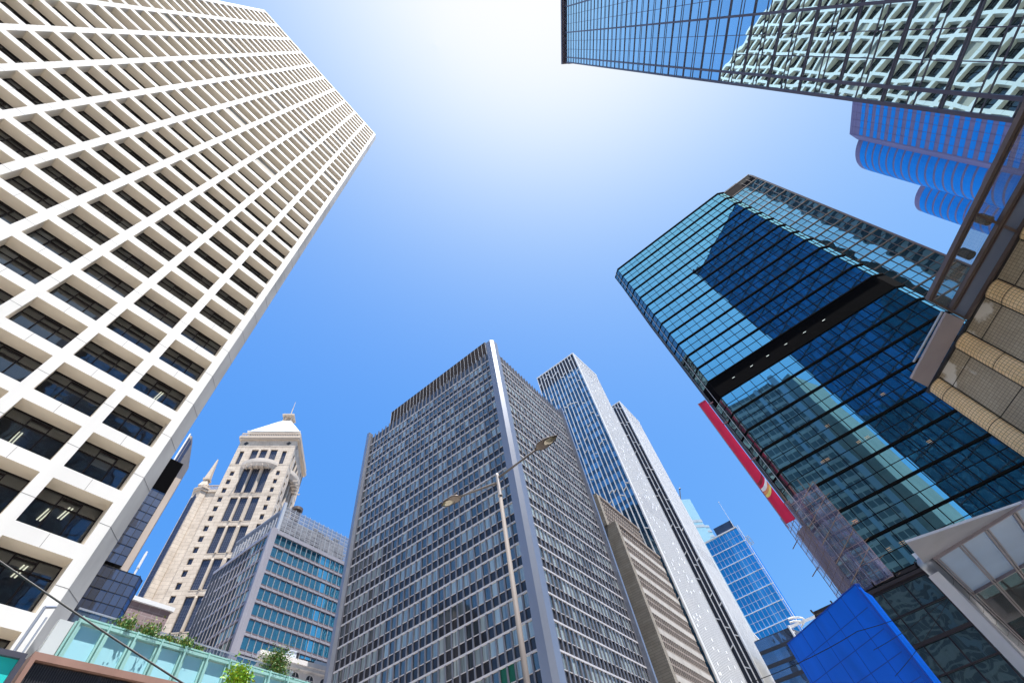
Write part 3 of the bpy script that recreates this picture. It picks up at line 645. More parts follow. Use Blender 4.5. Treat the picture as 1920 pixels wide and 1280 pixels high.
def glass_office():
    k = 1.5; L1, L2 = 22.4, 23.5; H = 74.2
    root = thing('glass_office', -65.5, 83.8, 0, 0, 'office block with turquoise windows between pale bands and a metal screen on its roof', 'office building')
    A = (-L1 * math.cos(math.radians(-25.8)), -L1 * math.sin(math.radians(-25.8)))
    F1, F2 = fr_(A[0], A[1], -25.8), fr_(0, 0, 64.9)
    lav = mat('lavender_metal', (.36, .35, .40), .45, .25, .06); pink = mat('fin_metal', (.40, .38, .40), .45, .2, .05)
    g1 = glass('green_dark_glass', (.02, .04, .04), (.6, .8, .78), .14, .02, .3, body2=(.42, .52, .50), thresh=.72)
    g2 = glass('turquoise_glass', (.0, .12, .22), (.30, .80, .95), .45, .02, .25, attr=.2)
    body = MB(); body.fr = F2; body.box(.1, L2, .1, L1, 0, H - .2); body.build('core_wall', M_DARK, root)
    wp = Panes(root, 'window', [g1, g2], 100); fin = MB(); band = MB(); sill = MB()
    zt = 1.6 + (49.41 - 1.6) * k; P = 3.17
    for F, L, q, m_ in ((F1, L1, 1.49, 0), (F2, L2, 1.455, 1)):
        fin.fr = band.fr = sill.fr = F
        n = int((L - .9) / q); x_ = 0 if m_ == 0 else .9
        for i in range(n + 1): x = x_ + i * q; fin.box(x - .05, x + .05, -.2, .0, 0, H - .6)
        z = zt; j = 0
        while z > 3:
            for i in range(n): wp.add(pane(F, x_ + i * q + .06, x_ + (i + 1) * q - .06, .0, z - 2.15, z, .01, m_))
            band.box(0, L, -.12, .05, z - 2.95, z - 2.5)
            sill.box(0, L, -.06, .05, z - 2.5, z - 2.15); sill.box(0, L, -.06, .05, z - 3.17, z - 2.95)
            for i in range(n + 1): x = x_ + i * q; band.box(x - .12, x + .12, -.3, -.205, z - 3.0, z - 2.45)
            z -= P; j += 1
        band.box(0, L, -.3, .1, H - .75, H)
    fin.build('fin', pink, root); band.build('spandrel_band', lav, root); sill.build('window_sill', mat('sill_dark', (.12, .10, .12), .6), root); wp.build()
    c = MB(); c.prism([(-.9, -.15), (-.25, -.5), (.35, -.25), (.75, .65), (.2, .9), (-.8, .6)], 0, H + .3); c.build('corner_post', lav, root)
    # rooftop screen
    sc_ = MB(); sc_.fr = F2; sf = MB(); sf.fr = F2
    for i in range(16): x = 2.2 + i * 1.48; sc_.box(x - .05, x + .05, 1.9, 2.1, H, 83.2)
    for i in range(9): z = H + .6 + i * 1.02; sc_.box(2.2, L2, 1.98, 2.03, z - .02, z + .02)
    sc_.box(1.4, 2.1, 1.5, 2.2, H, 83.6)
    for i in range(14): y = 2.6 + i * 1.3; sc_.box(1.7, 1.9, y - .05, y + .05, H, 80.5)
    s = sc_.build('roof_screen', mat('screen_metal', (.5, .52, .56), .45, .4), root)
    for i in range(17): z = H + .35 + i * .5; sf.box(2.2, L2, 2.12, 2.16, z, z + .3); sf.box(1.92, 1.96, 2.5, L1 - 1.5, z, min(z + .3, 80.4))
    sf.build('screen_louvre', mat('louvre_grey', (.30, .31, .35), .5, .3, .15, 1.5), s)
    me = MB(); me.fr = F2
    me.box(3, L2, 4.5, 12, H, 82.2); me.build('plant_room', mat('plant_grey', (.30, .32, .37), .6, .3, .5, 1.2, stretch=(.3, .3, 3)), root)
    r2 = random.Random(3); du = MB(); du.fr = F2
    for i in range(60):
        x = r2.uniform(2.6, L2 - 2); z = r2.uniform(H + .5, 81); w_ = r2.uniform(.4, 2.4); h_ = r2.uniform(.2, 1.1); y = r2.uniform(2.5, 4.0); du.box(x, x + w_, y, y + .4, z, z + h_, r2.randrange(2))
    for i in range(90):
        y = r2.uniform(2.6, L1 - 3); z = r2.uniform(H, 79.3); du.box(1.75 + r2.uniform(0, .5), 2.4, y, y + r2.uniform(.1, .5), z, z + r2.uniform(.3, 1.3), r2.randrange(2))
    du.build('roof_machinery', [mat('duct_grey', (.40, .42, .46), .5, .3), mat('duct_dark', (.12, .12, .14), .5)], root, stuff=True)
    v = MB(); v.fr = F2; v.tube((7, 5, 82.2), (7, 5, 85.4), 1.0, 1.0, 14); v.tube((7, 5, 85.4), (7, 5, 86.2), 1.5, 1.5, 14); v.build('roof_vent', mat('vent', (.12, .09, .08), .5), root)
glass_office()

def small_left():
    root = thing('arcade_house', -50.2, 77.2, 0, 60.4, 'low white classical building with round arched windows under a cornice, left of the fin tower', 'old building')
    w_ = mat('white_render', (.80, .77, .76), .7, 0, .08, .8); gl = glass('arch_glass', (.03, .03, .03), (.8, .85, .9), .08)
    m = MB(); m.box(-4, 24, 0, 10, 0, 40); m.build('wall', w_, root)
    c = MB(); c.box(-4.2, 24, -.15, 0, 40.2, 40.3); c.box(-4.6, 24, -.7, 0, 40, 40.5); c.box(-4.8, 24, -.95, 0, 40.5, 41.2); c.box(-4.3, 24, -.2, 0, 34.8, 35.1); c.build('cornice', w_, root)
    for k in range(6):
        x = 2.6 + k * 2.74; p = MB(); pts = [(x - .8, -.03, 36.0), (x + .8, -.03, 36.0)] + [(x + .8 * math.cos(a), -.03, 39.0 + .8 * math.sin(a)) for a in [math.pi * t / 10 for t in range(11)]]
        p.poly(pts, 0, .3); o = p.build('window', gl, root)
        f = MB()
        for a, b in zip(pts[2:], pts[3:]): f.tube((a[0], -.06, a[2]), (b[0], -.06, b[2]), .13, n=5)
        f.box(x - .04, x + .04, -.09, -.04, 36, 39.7); f.box(x - .8, x + .8, -.09, -.04, 38.85, 38.95); f.build('window_frame', w_, o)
    t = MB(); t.box(1.3, 2.5, .9, 5, 41.2, 43.0); t.box(6.4, 9, 1.0, 6, 41.2, 42.6); t.box(1.2, 2.6, .8, 5.1, 43.0, 43.12); t.build('roof_hut', mat('hut', (.6, .66, .74), .6), root)
    t = MB(); t.box(3.4, 6.1, .9, 4, 41.2, 42.3); t.box(2.5, 2.9, .9, 4, 41.2, 42.8); t.build('louvre_box', M_DARK, root)

    root = thing('banded_tower', -75.15, 58.8, 0, 0, 'slim tower with white and blue vertical bands, past the corner of the cream tower', 'office tower')
    m = MB(); m.prism([(-7.7, 6.2), (0, 0), (.25, .42), (-.7, 1.95), (-6, 9)], 0, 84.6)
    m.build('wall', mat('beige_cladding', (.36, .30, .26), .6, 0, .1), root)
    s = MB(); s.frame(-7.7, 6.2, -38.9); s.box(0, 9.75, -.25, -.003, 0, 85.2); s.build('pier', M_WHITE, root)
    s = MB(); bl = mat('deep_blue_panel', (.02, .05, .14), .3, .3)
    s.frame(.25, .42, 122); n = 4
    for k in range(n): s.box(.1 + k * .42, .34 + k * .42, -.1, -.003, 0, 83.8)
    s.frame(0, 0, 60); s.box(.05, .42, -.1, -.003, 0, 83.8); s.build('blue_strip', bl, root)
    s = MB(); s.frame(.25, .42, 122)
    for k in range(40): s.box(1.25, 1.8, -.13, -.1, 2 + 2 * k, 2.25 + 2 * k)
    s.build('band', mat('brown_band', (.25, .19, .17), .6), root)

    root = thing('dark_glass_block', -51.6, 42.03, 0, 63, 'dark blue glass office, low beside the foot of the cream concrete tower', 'office building')
    dg = glass('slate_glass', (.012, .018, .035), (.30, .40, .62), .22, .012, .4, attr=.3)
    wp = Panes(root, 'window', dg, 100); b = MB(); b.prism([(-6, .1), (2.3, .1), (2.85, .75), (2.85, 8), (-6, 8)], 0, 37.9); b.build('core_wall', M_BLACK, root)
    fm = MB(); F = fr_(0, 0, 0)
    for (F, x0, n, q) in ((fr_(0, 0, 0), -5.2, 10, .75), (fr_(2.3, 0, 50), 0, 1, 1.0), (fr_(2.95, .75, 92), 0, 6, .9)):
        fm.fr = F; z = 37.9
        for i in range(n + 1): fm.box(x0 + i * q - .03, x0 + i * q + .03, -.03, .03, 0, 38)
        while z > 5:
            for i in range(n): wp.add(pane(F, x0 + i * q, x0 + (i + 1) * q, 0, z - 1.25, z, .006))
            fm.box(x0, x0 + n * q, -.03, .03, z - .03, z + .03); z -= 1.25
    # taller slab
    fm.frame(-3.67, 7.29, 0); F = fm.fr
    b = MB(); b.fr = F; b.box(-6, 5.2, .05, 6, 42.5, 54.2); b.box(-6, 4.6, .6, 6, 37.9, 42.5); b.build('slab_core', M_BLACK, root)
    z = 54.2
    while z > 43:
        for i in range(10): wp.add(pane(F, 5.2 - (i + 1) * .9, 5.2 - i * .9, 0, z - 1.3, z, .006))
        fm.box(-4, 5.2, -.03, .03, z - .03, z + .03); z -= 1.3
    for i in range(11): fm.box(5.2 - i * .9 - .03, 5.2 - i * .9 + .03, -.03, .03, 42.5, 54.2)
    fm.build('mullion', M_BLACK, root); wp.build()
    b = MB(); b.fr = F; b.box(-6, 5.2, -.1, 6, 54.2, 60); b.build('roof_crown', mat('matt_black', (.006, .006, .007), .95, 0, .05, spec=0), root)
    s = MB(); s.fr = F; s.box(5.2, 6.1, .1, 4, 38, 57.5); s.build('end_pier', mat('beige_pier', (.5, .42, .37), .6), root)
    a = MB(); a.fr = F

    root = thing('brick_block', -86.5, 74.8, 0, 63, 'far low mauve brick block with a white rim, left of the cream stone tower', 'building')
    m = MB(); m.box(-9, 9, 0, 10, 0, 59); m.build('wall', brick('mauve_brick', (.25, .18, .19), (.3, .22, .22), (.35, .3, .3), 2, 1, .05, .8), root)
    m = MB(); m.box(-9.4, 9.4, -.4, 10, 59, 59.8); m.tube((-2, 1, 59.8), (-2, 1, 61), .3); m.build('roof_rim', M_WHITE, root)
    root = thing('roof_mast', -70.5, 60.2, 0, 0, 'thin white mast against the sky above the dark glass block', 'mast')
    m = MB(); m.tube((0, 0, 0), (0, 0, 56), .2, .16); m.build('pole', M_WHITE, root)
    m = MB(); m.tube((0, 0, 53), (0, 0, 55.6), .22, .2); m.build('antenna', M_WHITE, root)
small_left()
def dark_tower():
    k = .75
    def Z(z): return 1.6 + (z - 1.6) * k
    root = thing('dark_glass_tower', 28.94, 52.43, 0, -27, 'dark blue mirror glass tower crossed by heavy black floor lines and one wide black band', 'glass tower')
    gl = glass('mirror_glass', (.004, .012, .02), (.42, .90, .97), .72, .030, .10, rough=.01, attr=.10)
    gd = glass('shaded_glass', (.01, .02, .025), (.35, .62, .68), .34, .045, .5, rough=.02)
    fm = mat('black_mullion', (.015, .014, .018), .8, 0, .1, spec=.1); hv = mat('black_fin', (.005, .005, .006), .9, 0, .1, spec=.05)
    L, H = 27.2, 97.9; q = L / 17; P = 3.66; zb = Z(26.5)
    b = MB(); b.prism([(.05, .1), (L, .1), (L + 1.3, 1.0), (L + 1.3, 20), (-2, 20), (-1.55, 1.6)], 0, H - .3); b.build('core_wall', M_BLACK, root)
    wp = Panes(root, 'window', [gl, gd, M_BLACK], 100); mu = MB(); fl = MB()
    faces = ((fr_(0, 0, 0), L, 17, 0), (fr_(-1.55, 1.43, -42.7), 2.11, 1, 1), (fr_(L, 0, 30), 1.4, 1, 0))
    for F, LL, n, m_ in faces:
        mu.fr = fl.fr = F; qq = LL / n; z = H; j = 0
        while z > 3:
            band = (j == 12)
            mid = z - P * .5
            for (za, zc) in ((z - P + .0, mid), (mid, z)):
                for i in range(n):
                    if band: continue
                    wp.add(pane(F, i * qq, (i + 1) * qq, 0, za, zc, .0022, m_))
            if band: fl.box(0, LL, -.12, .02, z - P + .15, z - .2)
            elif m_ == 0: mu.box(0, LL, -.05, .0, mid - .03, mid + .03)
            fl.box(-.02, LL + .02, -.2 if m_ == 0 else -.1, .02, z - .11, z + .11)
            z -= P; j += 1
        for i in range(n + 1): mu.box(i * qq - .035, i * qq + .035, -.08, .0, 0, H)
        if n == 1:
            mu.box(LL * .5 - .03, LL * .5 + .03, -.06, 0, 0, H)
            z = H
            while z > 3: mu.box(0, LL, -.06, 0, z - P * .5 - .03, z - P * .5 + .03); z -= P
    wp.build(); mu.build('mullion', fm, root); fl.build('floor_fin', hv, root)
    e = MB()
    for (x, y, m) in ((-1.62, 1.4, 0), (-.9, -.35, 0)): e.tube((x, y, 20), (x, y, H), .035, n=4)
    e.build('cleaning_rail', mat('rail_metal', (.5, .5, .52), .4, .5), root)
    lm = emit('strip_lamp', (.9, 1, .98), .8)
    for i, x in enumerate((3.1, 6.2, 8.9, 11.9, 14.9, 17.9)):
        lt = MB(); lt.box(x, x + .42, -.14, -.125, 52.0, 52.035); lt.build('soffit_light', lm, root)
    wm = emit('warm_lamp', (1, .6, .3), .12); r2 = random.Random(8)
    for i in range(11):
        x = r2.uniform(1, 18); z = zb + P * r2.randrange(1, 6) - .7
        wl = MB()
        for d in (0, .22, .44): wl.box(x, x + .5, -.02, -.012, z - d * .8, z - d * .8 + .04)
        wl.build('ceiling_light', wm, root)
    # second volume behind on the right
    r = MB(); x0, y0 = 28.3, 3.1
    F = fr_(x0, y0, 0); wp = Panes(root, 'rear_window', glass('pale_mirror', (.01, .05, .07), (.5, .9, .96), .66, .02, .35, rough=.01, attr=.2), 60); r.fr = F
    H2 = Z(135); L2 = 7.6; z = H2 - .3; mu = MB(); mu.fr = F; P2 = 3.36
    b = MB(); b.fr = F; b.prism([(-6, .1), (L2 - .1, .1), (L2 + 1.6, 2.6), (L2 + 1.6, 16), (-6, 16)], 0, H2 - .2); b.build('rear_core', M_BLACK, root)
    lou = MB(); lou.fr = F; lou.box(-.3, 4.6, -.12, 0, H2 - 3.4, H2); lou.build('roof_louvre', mat('brown_louvre', (.05, .037, .035), .85, 0, .1, spec=.1), root)
    while z > 10:
        for zz, zc in ((z - P2, z - P2 * .5), (z - P2 * .5, z)):
            for i in range(6):
                if zz < H2 - 4 and True: wp.add(pane(F, i * L2 / 6, (i + 1) * L2 / 6, 0, zz, zc, .002))
        mu.box(0, L2, -.14, .02, z - .08, z + .08); mu.box(0, L2, -.05, 0, z - P2 * .5 - .03, z - P2 * .5 + .03); z -= P2
    for i in range(7): mu.box(i * L2 / 6 - .035, i * L2 / 6 + .035, -.1, 0, 0, H2)
    mu.frame(x0 + L2, y0, 50)
    for i in range(3): mu.box(i * .5, i * .5 + .22, -.1, .1, 0, H2)
    wp.build(); mu.build('rear_mullion', mat('brown_mullion', (.12, .09, .09), .5, .3), root)
    # lower podium part of the same tower
    r = thing('podium_block', 28.94, 52.43, 0, -27, 'lower dark green glass block with a black roof channel under the dark glass tower', 'podium')
    wp = Panes(r, 'window', gd, 100); fr2 = MB(); zt = Z(25.6)
    for i in range(-3, 14):
        for j in range(8):
            za = zt - 2.25 * (j + 1)
            if za < 0: break
            wp.add(pane(fr_(), i * 2.1, (i + 1) * 2.1, -2.0, za, za + 2.25, .02))
    for i in range(-3, 15): fr2.box(i * 2.1 - .06, i * 2.1 + .06, -2.15, -2.0, 0, zt)
    for j in range(9):
        z = zt - 2.25 * j; h = .14 if j % 2 == 0 else .06; fr2.box(-6.3, 29.4, -2.2, -2.0, z - h, z + h)
    fr2.box(-6.3, 29.4, -2.35, -2.0, zt + .05, zt + .35); fr2.box(-6.3, 29.4, -.9, -.2, zt + .9, zt + 1.2)
    for i in range(-3, 15): fr2.box(i * 2.1 - .07, i * 2.1 + .07, -2.1, -.3, zt + .9, zt + 1.05)
    fr2.build('roof_channel', mat('brown_black', (.03, .022, .025), .5, .3), r); wp.build()
    b = MB(); b.box(-6.3, 29.4, -1.9, -.35, 0, zt); b.build('core_wall', M_BLACK, r)
    # red sign
    r = thing('banner', 28.94, 52.43, 0, -27, 'long red banner with a white and yellow swoosh, beside the dark glass tower', 'banner')
    red = translucent('red_vinyl', (.95, .05, .16), (1.0, .05, .16), .5); r_ = MB(); zt, z0 = Z(67.9), Z(39.4)
    x0, x1 = -3.28, -2.08
    r_.box(x0, x1, 0, .25, z0, zt); r_.build('panel', red, r)
    f = MB(); f.box(x0 - .12, x0, -.1, .4, z0 - .5, zt + .1); f.box(x0 - .12, x1, -.02, .35, zt, zt + .12); [f.box(x1, -1.35, .05, .2, zb_ , zb_ + .12) for zb_ in (z0 + 2, z0 + 9, z0 + 16, zt - 1)]; f.build('frame', mat('banner_frame', (.25, .12, .16), .5), r)
    sw = MB()
    def arc(zc, h, m, sk=1.6):
        n = 6
        for t in range(n):
            u0, u1 = t / n, (t + 1) / n
            def zz(u): return zc - sk * (1 - (1 - u) ** 2)
            hh0, hh1 = h * (.35 + .65 * math.sin(math.pi * (.2 + .6 * u0))), h * (.35 + .65 * math.sin(math.pi * (.2 + .6 * u1)))
            xa, xb = x0 + (x1 - x0) * u0, x0 + (x1 - x0) * u1
            sw.poly([(xa, -.012, zz(1 - u0) - hh0), (xb, -.012, zz(1 - u1) - hh1), (xb, -.012, zz(1 - u1)), (xa, -.012, zz(1 - u0))], m, .5)
    zz_ = Z(47.8)
    arc(zz_ + .5, .5, 0, 1.0); arc(zz_ - .35, .55, 1, 1.0); arc(zz_ - .9, .4, 2, 1.0); arc(zz_ - 1.3, .5, 3, 1.0)
    sw.build('swoosh', [mat('dark_red', (.28, .01, .03), .5), mat('swoosh_white', (.85, .82, .85), .4), mat('swoosh_orange', (.85, .33, .12), .4), mat('swoosh_yellow', (.9, .70, .18), .4)], r)
    # scaffold
    r = thing('scaffold', 28.94, 52.43, 0, -27, 'bamboo scaffold wrapped in sheer lavender netting on the corner of the dark glass tower', 'scaffold')
    m, t, bs = newmat('netting'); bs.inputs['Base Color'].default_value = (.34, .32, .50, 1); bs.inputs['Roughness'].default_value = .6
    tr = t.nodes.new('ShaderNodeBsdfTransparent'); mx = t.nodes.new('ShaderNodeMixShader')
    nf = ramp(t, noise(t, .9, 5, (1, 1, .5)), [(.3, (.12,) * 3), (.7, (.50,) * 3)]); ln(t, nf, mx.inputs[0]); ln(t, tr.outputs[0], mx.inputs[1]); ln(t, bs.outputs[0], mx.inputs[2]); ln(t, mx.outputs[0], t.nodes['Material Output'].inputs[0])
    za, zc = Z(26.9), Z(41.8); net = MB(); poles = MB()
    def sheet(p, q, n=9, mm=7, drop=0):
        gx = [[None] * (mm + 1) for _ in range(n + 1)]
        for i in range(n + 1):
            for j in range(mm + 1):
                u = i / n; v = j / mm; top = zc - drop * (1 - u)
                gx[i][j] = (p[0] + (q[0] - p[0]) * u + rnd.uniform(-.07, .07), p[1] + (q[1] - p[1]) * u + rnd.uniform(-.12, .12), za + (top - za) * v)
        for i in range(n):
            for j in range(mm): net.poly([gx[i][j], gx[i + 1][j], gx[i + 1][j + 1], gx[i][j + 1]])
    c = [(-3.6, 2.8), (-1.6, -.9), (2.0, -1.25), (2.15, -.1)]
    sheet(c[0], c[1], 5); sheet(c[1], c[2]); sheet(c[2], c[3], 3)
    net.build('netting', m, r)
    for (p, q_, n) in ((c[0], c[1], 5), (c[1], c[2], 6)):
        for i in range(n + 1):
            u = i / n; x, y = p[0] + (q_[0] - p[0]) * u, p[1] + (q_[1] - p[1]) * u + .15
            poles.tube((x, y, za), (x + rnd.uniform(-.1, .1), y, zc + rnd.uniform(.2, 1.5)), .035, n=5)
        z = za
        while z < zc: poles.tube((p[0], p[1] + .12, z), (q_[0], q_[1] + .12, z + .05), .032, n=5); z += .95
    for i in range(5): z = za + 1 + i * 2.1; poles.tube((c[1][0], c[1][1], z), (c[2][0], c[2][1], z + 2), .035, n=5)
    for z in (38.6 * k, 34 * k, 29.5 * k): poles.tube((c[0][0] - .9, c[0][1] + 1.4, z), (c[0][0] + .3, c[0][1] - .2, z), .05, n=5)
    for i in range(7): z = za + 1.9 * i; poles.tube((2.1, -.8, z), (2.5 + rnd.uniform(0, .2), -.95, z + .1), .022, n=5)
    poles.build('bamboo_pole', mat('bamboo', (.17, .11, .07), .7, 0, .2), r, stuff=False)
    r = thing('stair_tower', 28.19, 54.36, 0, -68.5, 'narrow grey stair tower behind the scaffold, with a pink strip down its left edge', 'building')
    b = MB(); b.box(-2.3, -.06, .3, 4, 0, Z(39.2)); b.build('wall', mat('brown_grey', (.22, .19, .20), .8, 0, .3, .6), r)
    b = MB(); b.box(-2.42, -2.1, .1, .29, 0, Z(29)); b.build('edge_panel', mat('pink_panel', (.5, .12, .16), .6), r)
dark_tower()

def right_side():
    # blue panelled box
    s = .8
    r = thing('blue_box_building', 20.39, 38.95, 0, -62.5, 'building wrapped in bright cobalt blue panels with dark joints, low on the right', 'building')
    blue = mat('cobalt_panel', (.0, .12, .70), .34, .0, .16, .5, bump=.5, spec=.3); j = mat('blue_joint', (.0, .05, .36), .6)
    L = 0; H = 1.6 + 18.4 * s; W_ = 9
    b = MB(); b.box(-W_, 0, 0, .4, 0, H); b.build('panel_wall', blue, r)
    b = MB(); b.frame(0, 0, 115); b.box(.02, 2.2, -.1, .3, 0, H - .35); b.build('side_wall', blue, r)
    b = MB(); b.frame(0, 0, 115); b.box(1.0, 2.4, .3, 1.5, H - 2.5, H + .25); b.build('rooftop_box', blue, r)
    jb = MB()
    for i in range(1, 8): z = H - 1.45 * i; jb.box(-W_, .01, -.012, .0, z - .025, z + .025)
    for i in range(1, 6): x = -1.75 * i; jb.box(x - .02, x + .02, -.013, .0, 2, H)
    jb.box(-W_, .05, -.06, .42, H, H + .07); jb.box(.0, .05, -.05, 0, 0, H)
    jb.build('panel_joint', j, r)
    # upper right curtain wall
    k = 1.3
    r = thing('mirror_glass_tower', 29.38, 9.75, 0, 278, 'blue curtain wall tower at the top right that mirrors the cream concrete grid tower', 'glass tower')
    gl = glass('sky_mirror', (.004, .03, .06), (.62, .90, 1.0), .80, .010, .30, rough=.006, attr=.10)
    gr = glass('grid_mirror', (.004, .02, .03), (.82, .95, .95), .70, .10, .30, rough=.006)
    fm = mat('plum_mullion', (.10, .09, .12), .4, .45)
    H = 1.6 + 98.4 * k; LW = 34; wp = Panes(r, 'window', gl, 100); mu = MB(); tk = MB()
    q = 1.62; P = 4.42; zt = H - 3.2
    xs = [0] + [1.0 + q * i for i in range(int((LW - 1) / q))]
    z = zt; j = 0
    while z > 3:
        for (za, zc) in ((z - P, z - P * .56), (z - P * .56, z - P * .44), (z - P * .44, z)):
            for a, b_ in zip(xs, xs[1:]): wp.add(pane(fr_(), a, b_, 0, za, zc, .0035))
        tk.box(-.1, LW, -.07, -.0, z - .10, z - .03); tk.box(-.1, LW, -.07, -.0, z + .08, z + .15)
        mu.box(-.1, LW, -.045, -.0, z - P * .56 - .03, z - P * .56 + .03); mu.box(-.1, LW, -.045, -.0, z - P * .44 - .03, z - P * .44 + .03)
        z -= P; j += 1
    for i, x in enumerate(xs):
        if i % 3 == 1: tk.box(x - .11, x + .11, -.12, -.0, 0, zt)
        else: mu.box(x - .03, x + .03, -.04, -.0, 0, zt)
    tk.box(-.12, .1, -.12, .1, 0, zt)
    mu.build('mullion', fm, r); tk.build('floor_fin', fm, r); wp.build()
    c = MB(); c.box(-.5, LW, -.55, .6, H - 1.1, H); c.box(-.45, LW, .5, 2, zt, H - 1.1)
    for i in range(24): x = 2 + i * 1.3; c.tube((x, 0, zt), (x + .65, -.3, H - 1.1), .07, n=4); c.tube((x + .65, -.3, H - 1.1), (x + 1.3, 0, zt), .07, n=4)
    c.tube((0, -.35, zt + .9), (LW, -.35, zt + .9), .1, n=5); c.build('roof_rim', fm, r)
    b = MB(); b.box(.05, LW, .1, 24, 0, zt); b.build('core_wall', M_BLACK, r)
    # its side wall facing the dark tower
    g2 = glass('deep_blue_glass', (.01, .12, .25), (.20, .42, .65), .30, .05, .3, attr=.6); sd_ = MB(); gm = MB()
    F = fr_(0, 24, 270); sd_.fr = gm.fr = F
    n = 15
    for i in range(n):
        z = zt
        while z > 3: sd_.poly([(i * 1.6, 0, z - P / 2), (i * 1.6 + 1.6, 0, z - P / 2), (i * 1.6 + 1.6, rnd.uniform(-.02, .02), z), (i * 1.6, 0, z)]); z -= P / 2
    for i in range(n + 1): gm.box(i * 1.6 - .06, i * 1.6 + .06, -.15, -.03, 0, zt)
    z = zt
    while z > 3: gm.box(0, 24, -.15, -.03, z - .1, z + .1); z -= P
    sd_.build('side_glass', g2, r); gm.build('side_mullion', fm, r)
    # striped tower
    k = 1.27
    root = thing('striped_tower', 127.4 * k, 52.9 * k, 0, 263.3, 'mauve tower striped with bright blue window bands, with two rounded bays', 'office tower')
    pu = mat('mauve_panel', (.21, .175, .29), .55, 0, .07, .4); bl = glass('azure_glass', (.0, .25, .72), (.15, .55, 1.0), .08, .01, .3, attr=.3)
    H = 1.6 + 148.4 * k; jm = mat('mauve_joint', (.17, .13, .2), .6)
    def Zs(z): return 1.6 + (z - 1.6) * k
    w_ = MB(); w_.box(0, 60, 0, 20, 0, H); w_.build('wall', pu, root)
    w_ = MB(); w_.prism([(0, .01), (0, 7), (-3.5, 7), (-3.5, 3.7)], 0, H - .1); w_.build('bevel_wall', pu, root)
    bands = MB(); jn = MB(); z = Zs(145.85)
    while z > 20:
        for i in range(20): bands.poly([(.6 + i * 2.9, -.06, z - 1.85), (.6 + (i + 1) * 2.9, -.06, z - 1.85), (.6 + (i + 1) * 2.9, -.06, z), (.6 + i * 2.9, -.06, z)])
        z -= 3.56
    for i in range(20): jn.box(.6 + i * 2.9 - .04, .6 + i * 2.9 + .04, -.1, -.061, 20, H - 1)
    for zz in (H - 1.4, H - 2.9): jn.box(0, 60, -.03, -.0, zz, zz + .08)
    bands.build('window_band', bl, root); jn.build('joint', jm, root)
    for (cx, cy, R, Hb, a0, a1, zt_) in ((139.8 * k, 58.0 * k, 9.4 * k, H - .6, 95, 262, 145.2), (161.6 * k, 79.5 * k, 7.6 * k, H - 6, 100, 250, 139)):
        ca = math.radians(root.rotation_euler.z * 57.29578); dx, dy = cx - root.location.x, cy - root.location.y
        lx, ly = dx * math.cos(-ca) - dy * math.sin(-ca), dx * math.sin(-ca) + dy * math.cos(-ca)
        n = 28; pts = [(lx + R * math.cos(math.radians(t) - ca), ly + R * math.sin(math.radians(t) - ca)) for t in [a0 + (a1 - a0) * i / n for i in range(n + 1)]]
        bay = MB(); bay.prism(pts, 0, Hb); bo = bay.build('rounded_bay', pu, root)
        bb = MB(); z = Hb - 2.6
        pts2 = [(lx + (R + .06) * math.cos(math.radians(t) - ca), ly + (R + .06) * math.sin(math.radians(t) - ca)) for t in [a0 + (a1 - a0) * i / n for i in range(n + 1)]]
        while z > 20:
            for p, q_ in zip(pts2, pts2[1:]): bb.poly([(p[0], p[1], z - 2.75), (q_[0], q_[1], z - 2.75), (q_[0], q_[1], z), (p[0], p[1], z)])
            z -= 3.56
        bb.build('bay_window_band', bl, bo)
    # grey tower standing behind the mirror tower (seen only in reflections)
    root = thing('grey_tower', 62, -22, 0, 8, 'grey tower mirrored near the top of the dark blue glass tower', 'office tower')
    b = MB(); b.box(0, 22, -24, 0, 0, 185); b.build('wall', mat('grey_wall', (.28, .28, .29), .7), root)
    b = MB(); [b.box(.5, 21.5, .003, .03, 6 + 3.6 * j_, 8 + 3.6 * j_) for j_ in range(49)]; b.build('window_band', M_DARK, root)
    root = thing('corner_pier_tower', 4.1, -44.3, 0, 148, 'dark banded office slab with a pale corner pier, mirrored in the dark glass tower', 'office tower')
    b = MB(); b.box(0, 22, 0, 26, 0, 122); b.build('wall', mat('slate_wall', (.16, .17, .2), .5), root)
    b = MB()
    for j_ in range(34): b.box(0, 22, -.15, -.003, 5 + 3.45 * j_, 6.3 + 3.45 * j_); b.box(-.15, -.003, 0, 26, 5 + 3.45 * j_, 6.3 + 3.45 * j_)
    for i in range(12): b.box(i * 2 - .12, i * 2 + .12, -.25, -.151, 0, 122); b.box(-.25, -.151, i * 2.2 - .12, i * 2.2 + .12, 0, 122)
    b.build('spandrel_band', mat('slate_band', (.45, .42, .43), .5), root)
    b = MB(); b.box(-1, .9, -1, .9, 0, 125); b.box(7, 8.3, -.8, -.26, 0, 122); b.box(21, 23, -1, .9, 0, 122); b.build('corner_pier', M_ALU, root)
    root = thing('plain_grey_tower', -1.8, -62, 0, 0, 'plain pale grey tower mirrored beside the dark banded slab in the dark glass tower', 'office tower')
    b = MB(); b.box(0, 6.0, -18, 0, 0, 134); b.build('wall', mat('plain_grey', (.22, .24, .26), .7, 0, .1), root)
    b = MB(); [b.box(.6, 5.4, .003, .05, 6 + 3.5 * j_, 7.6 + 3.5 * j_) for j_ in range(36)]; b.build('window_band', mat('grey_glass_band', (.2, .22, .24), .4), root)
right_side()

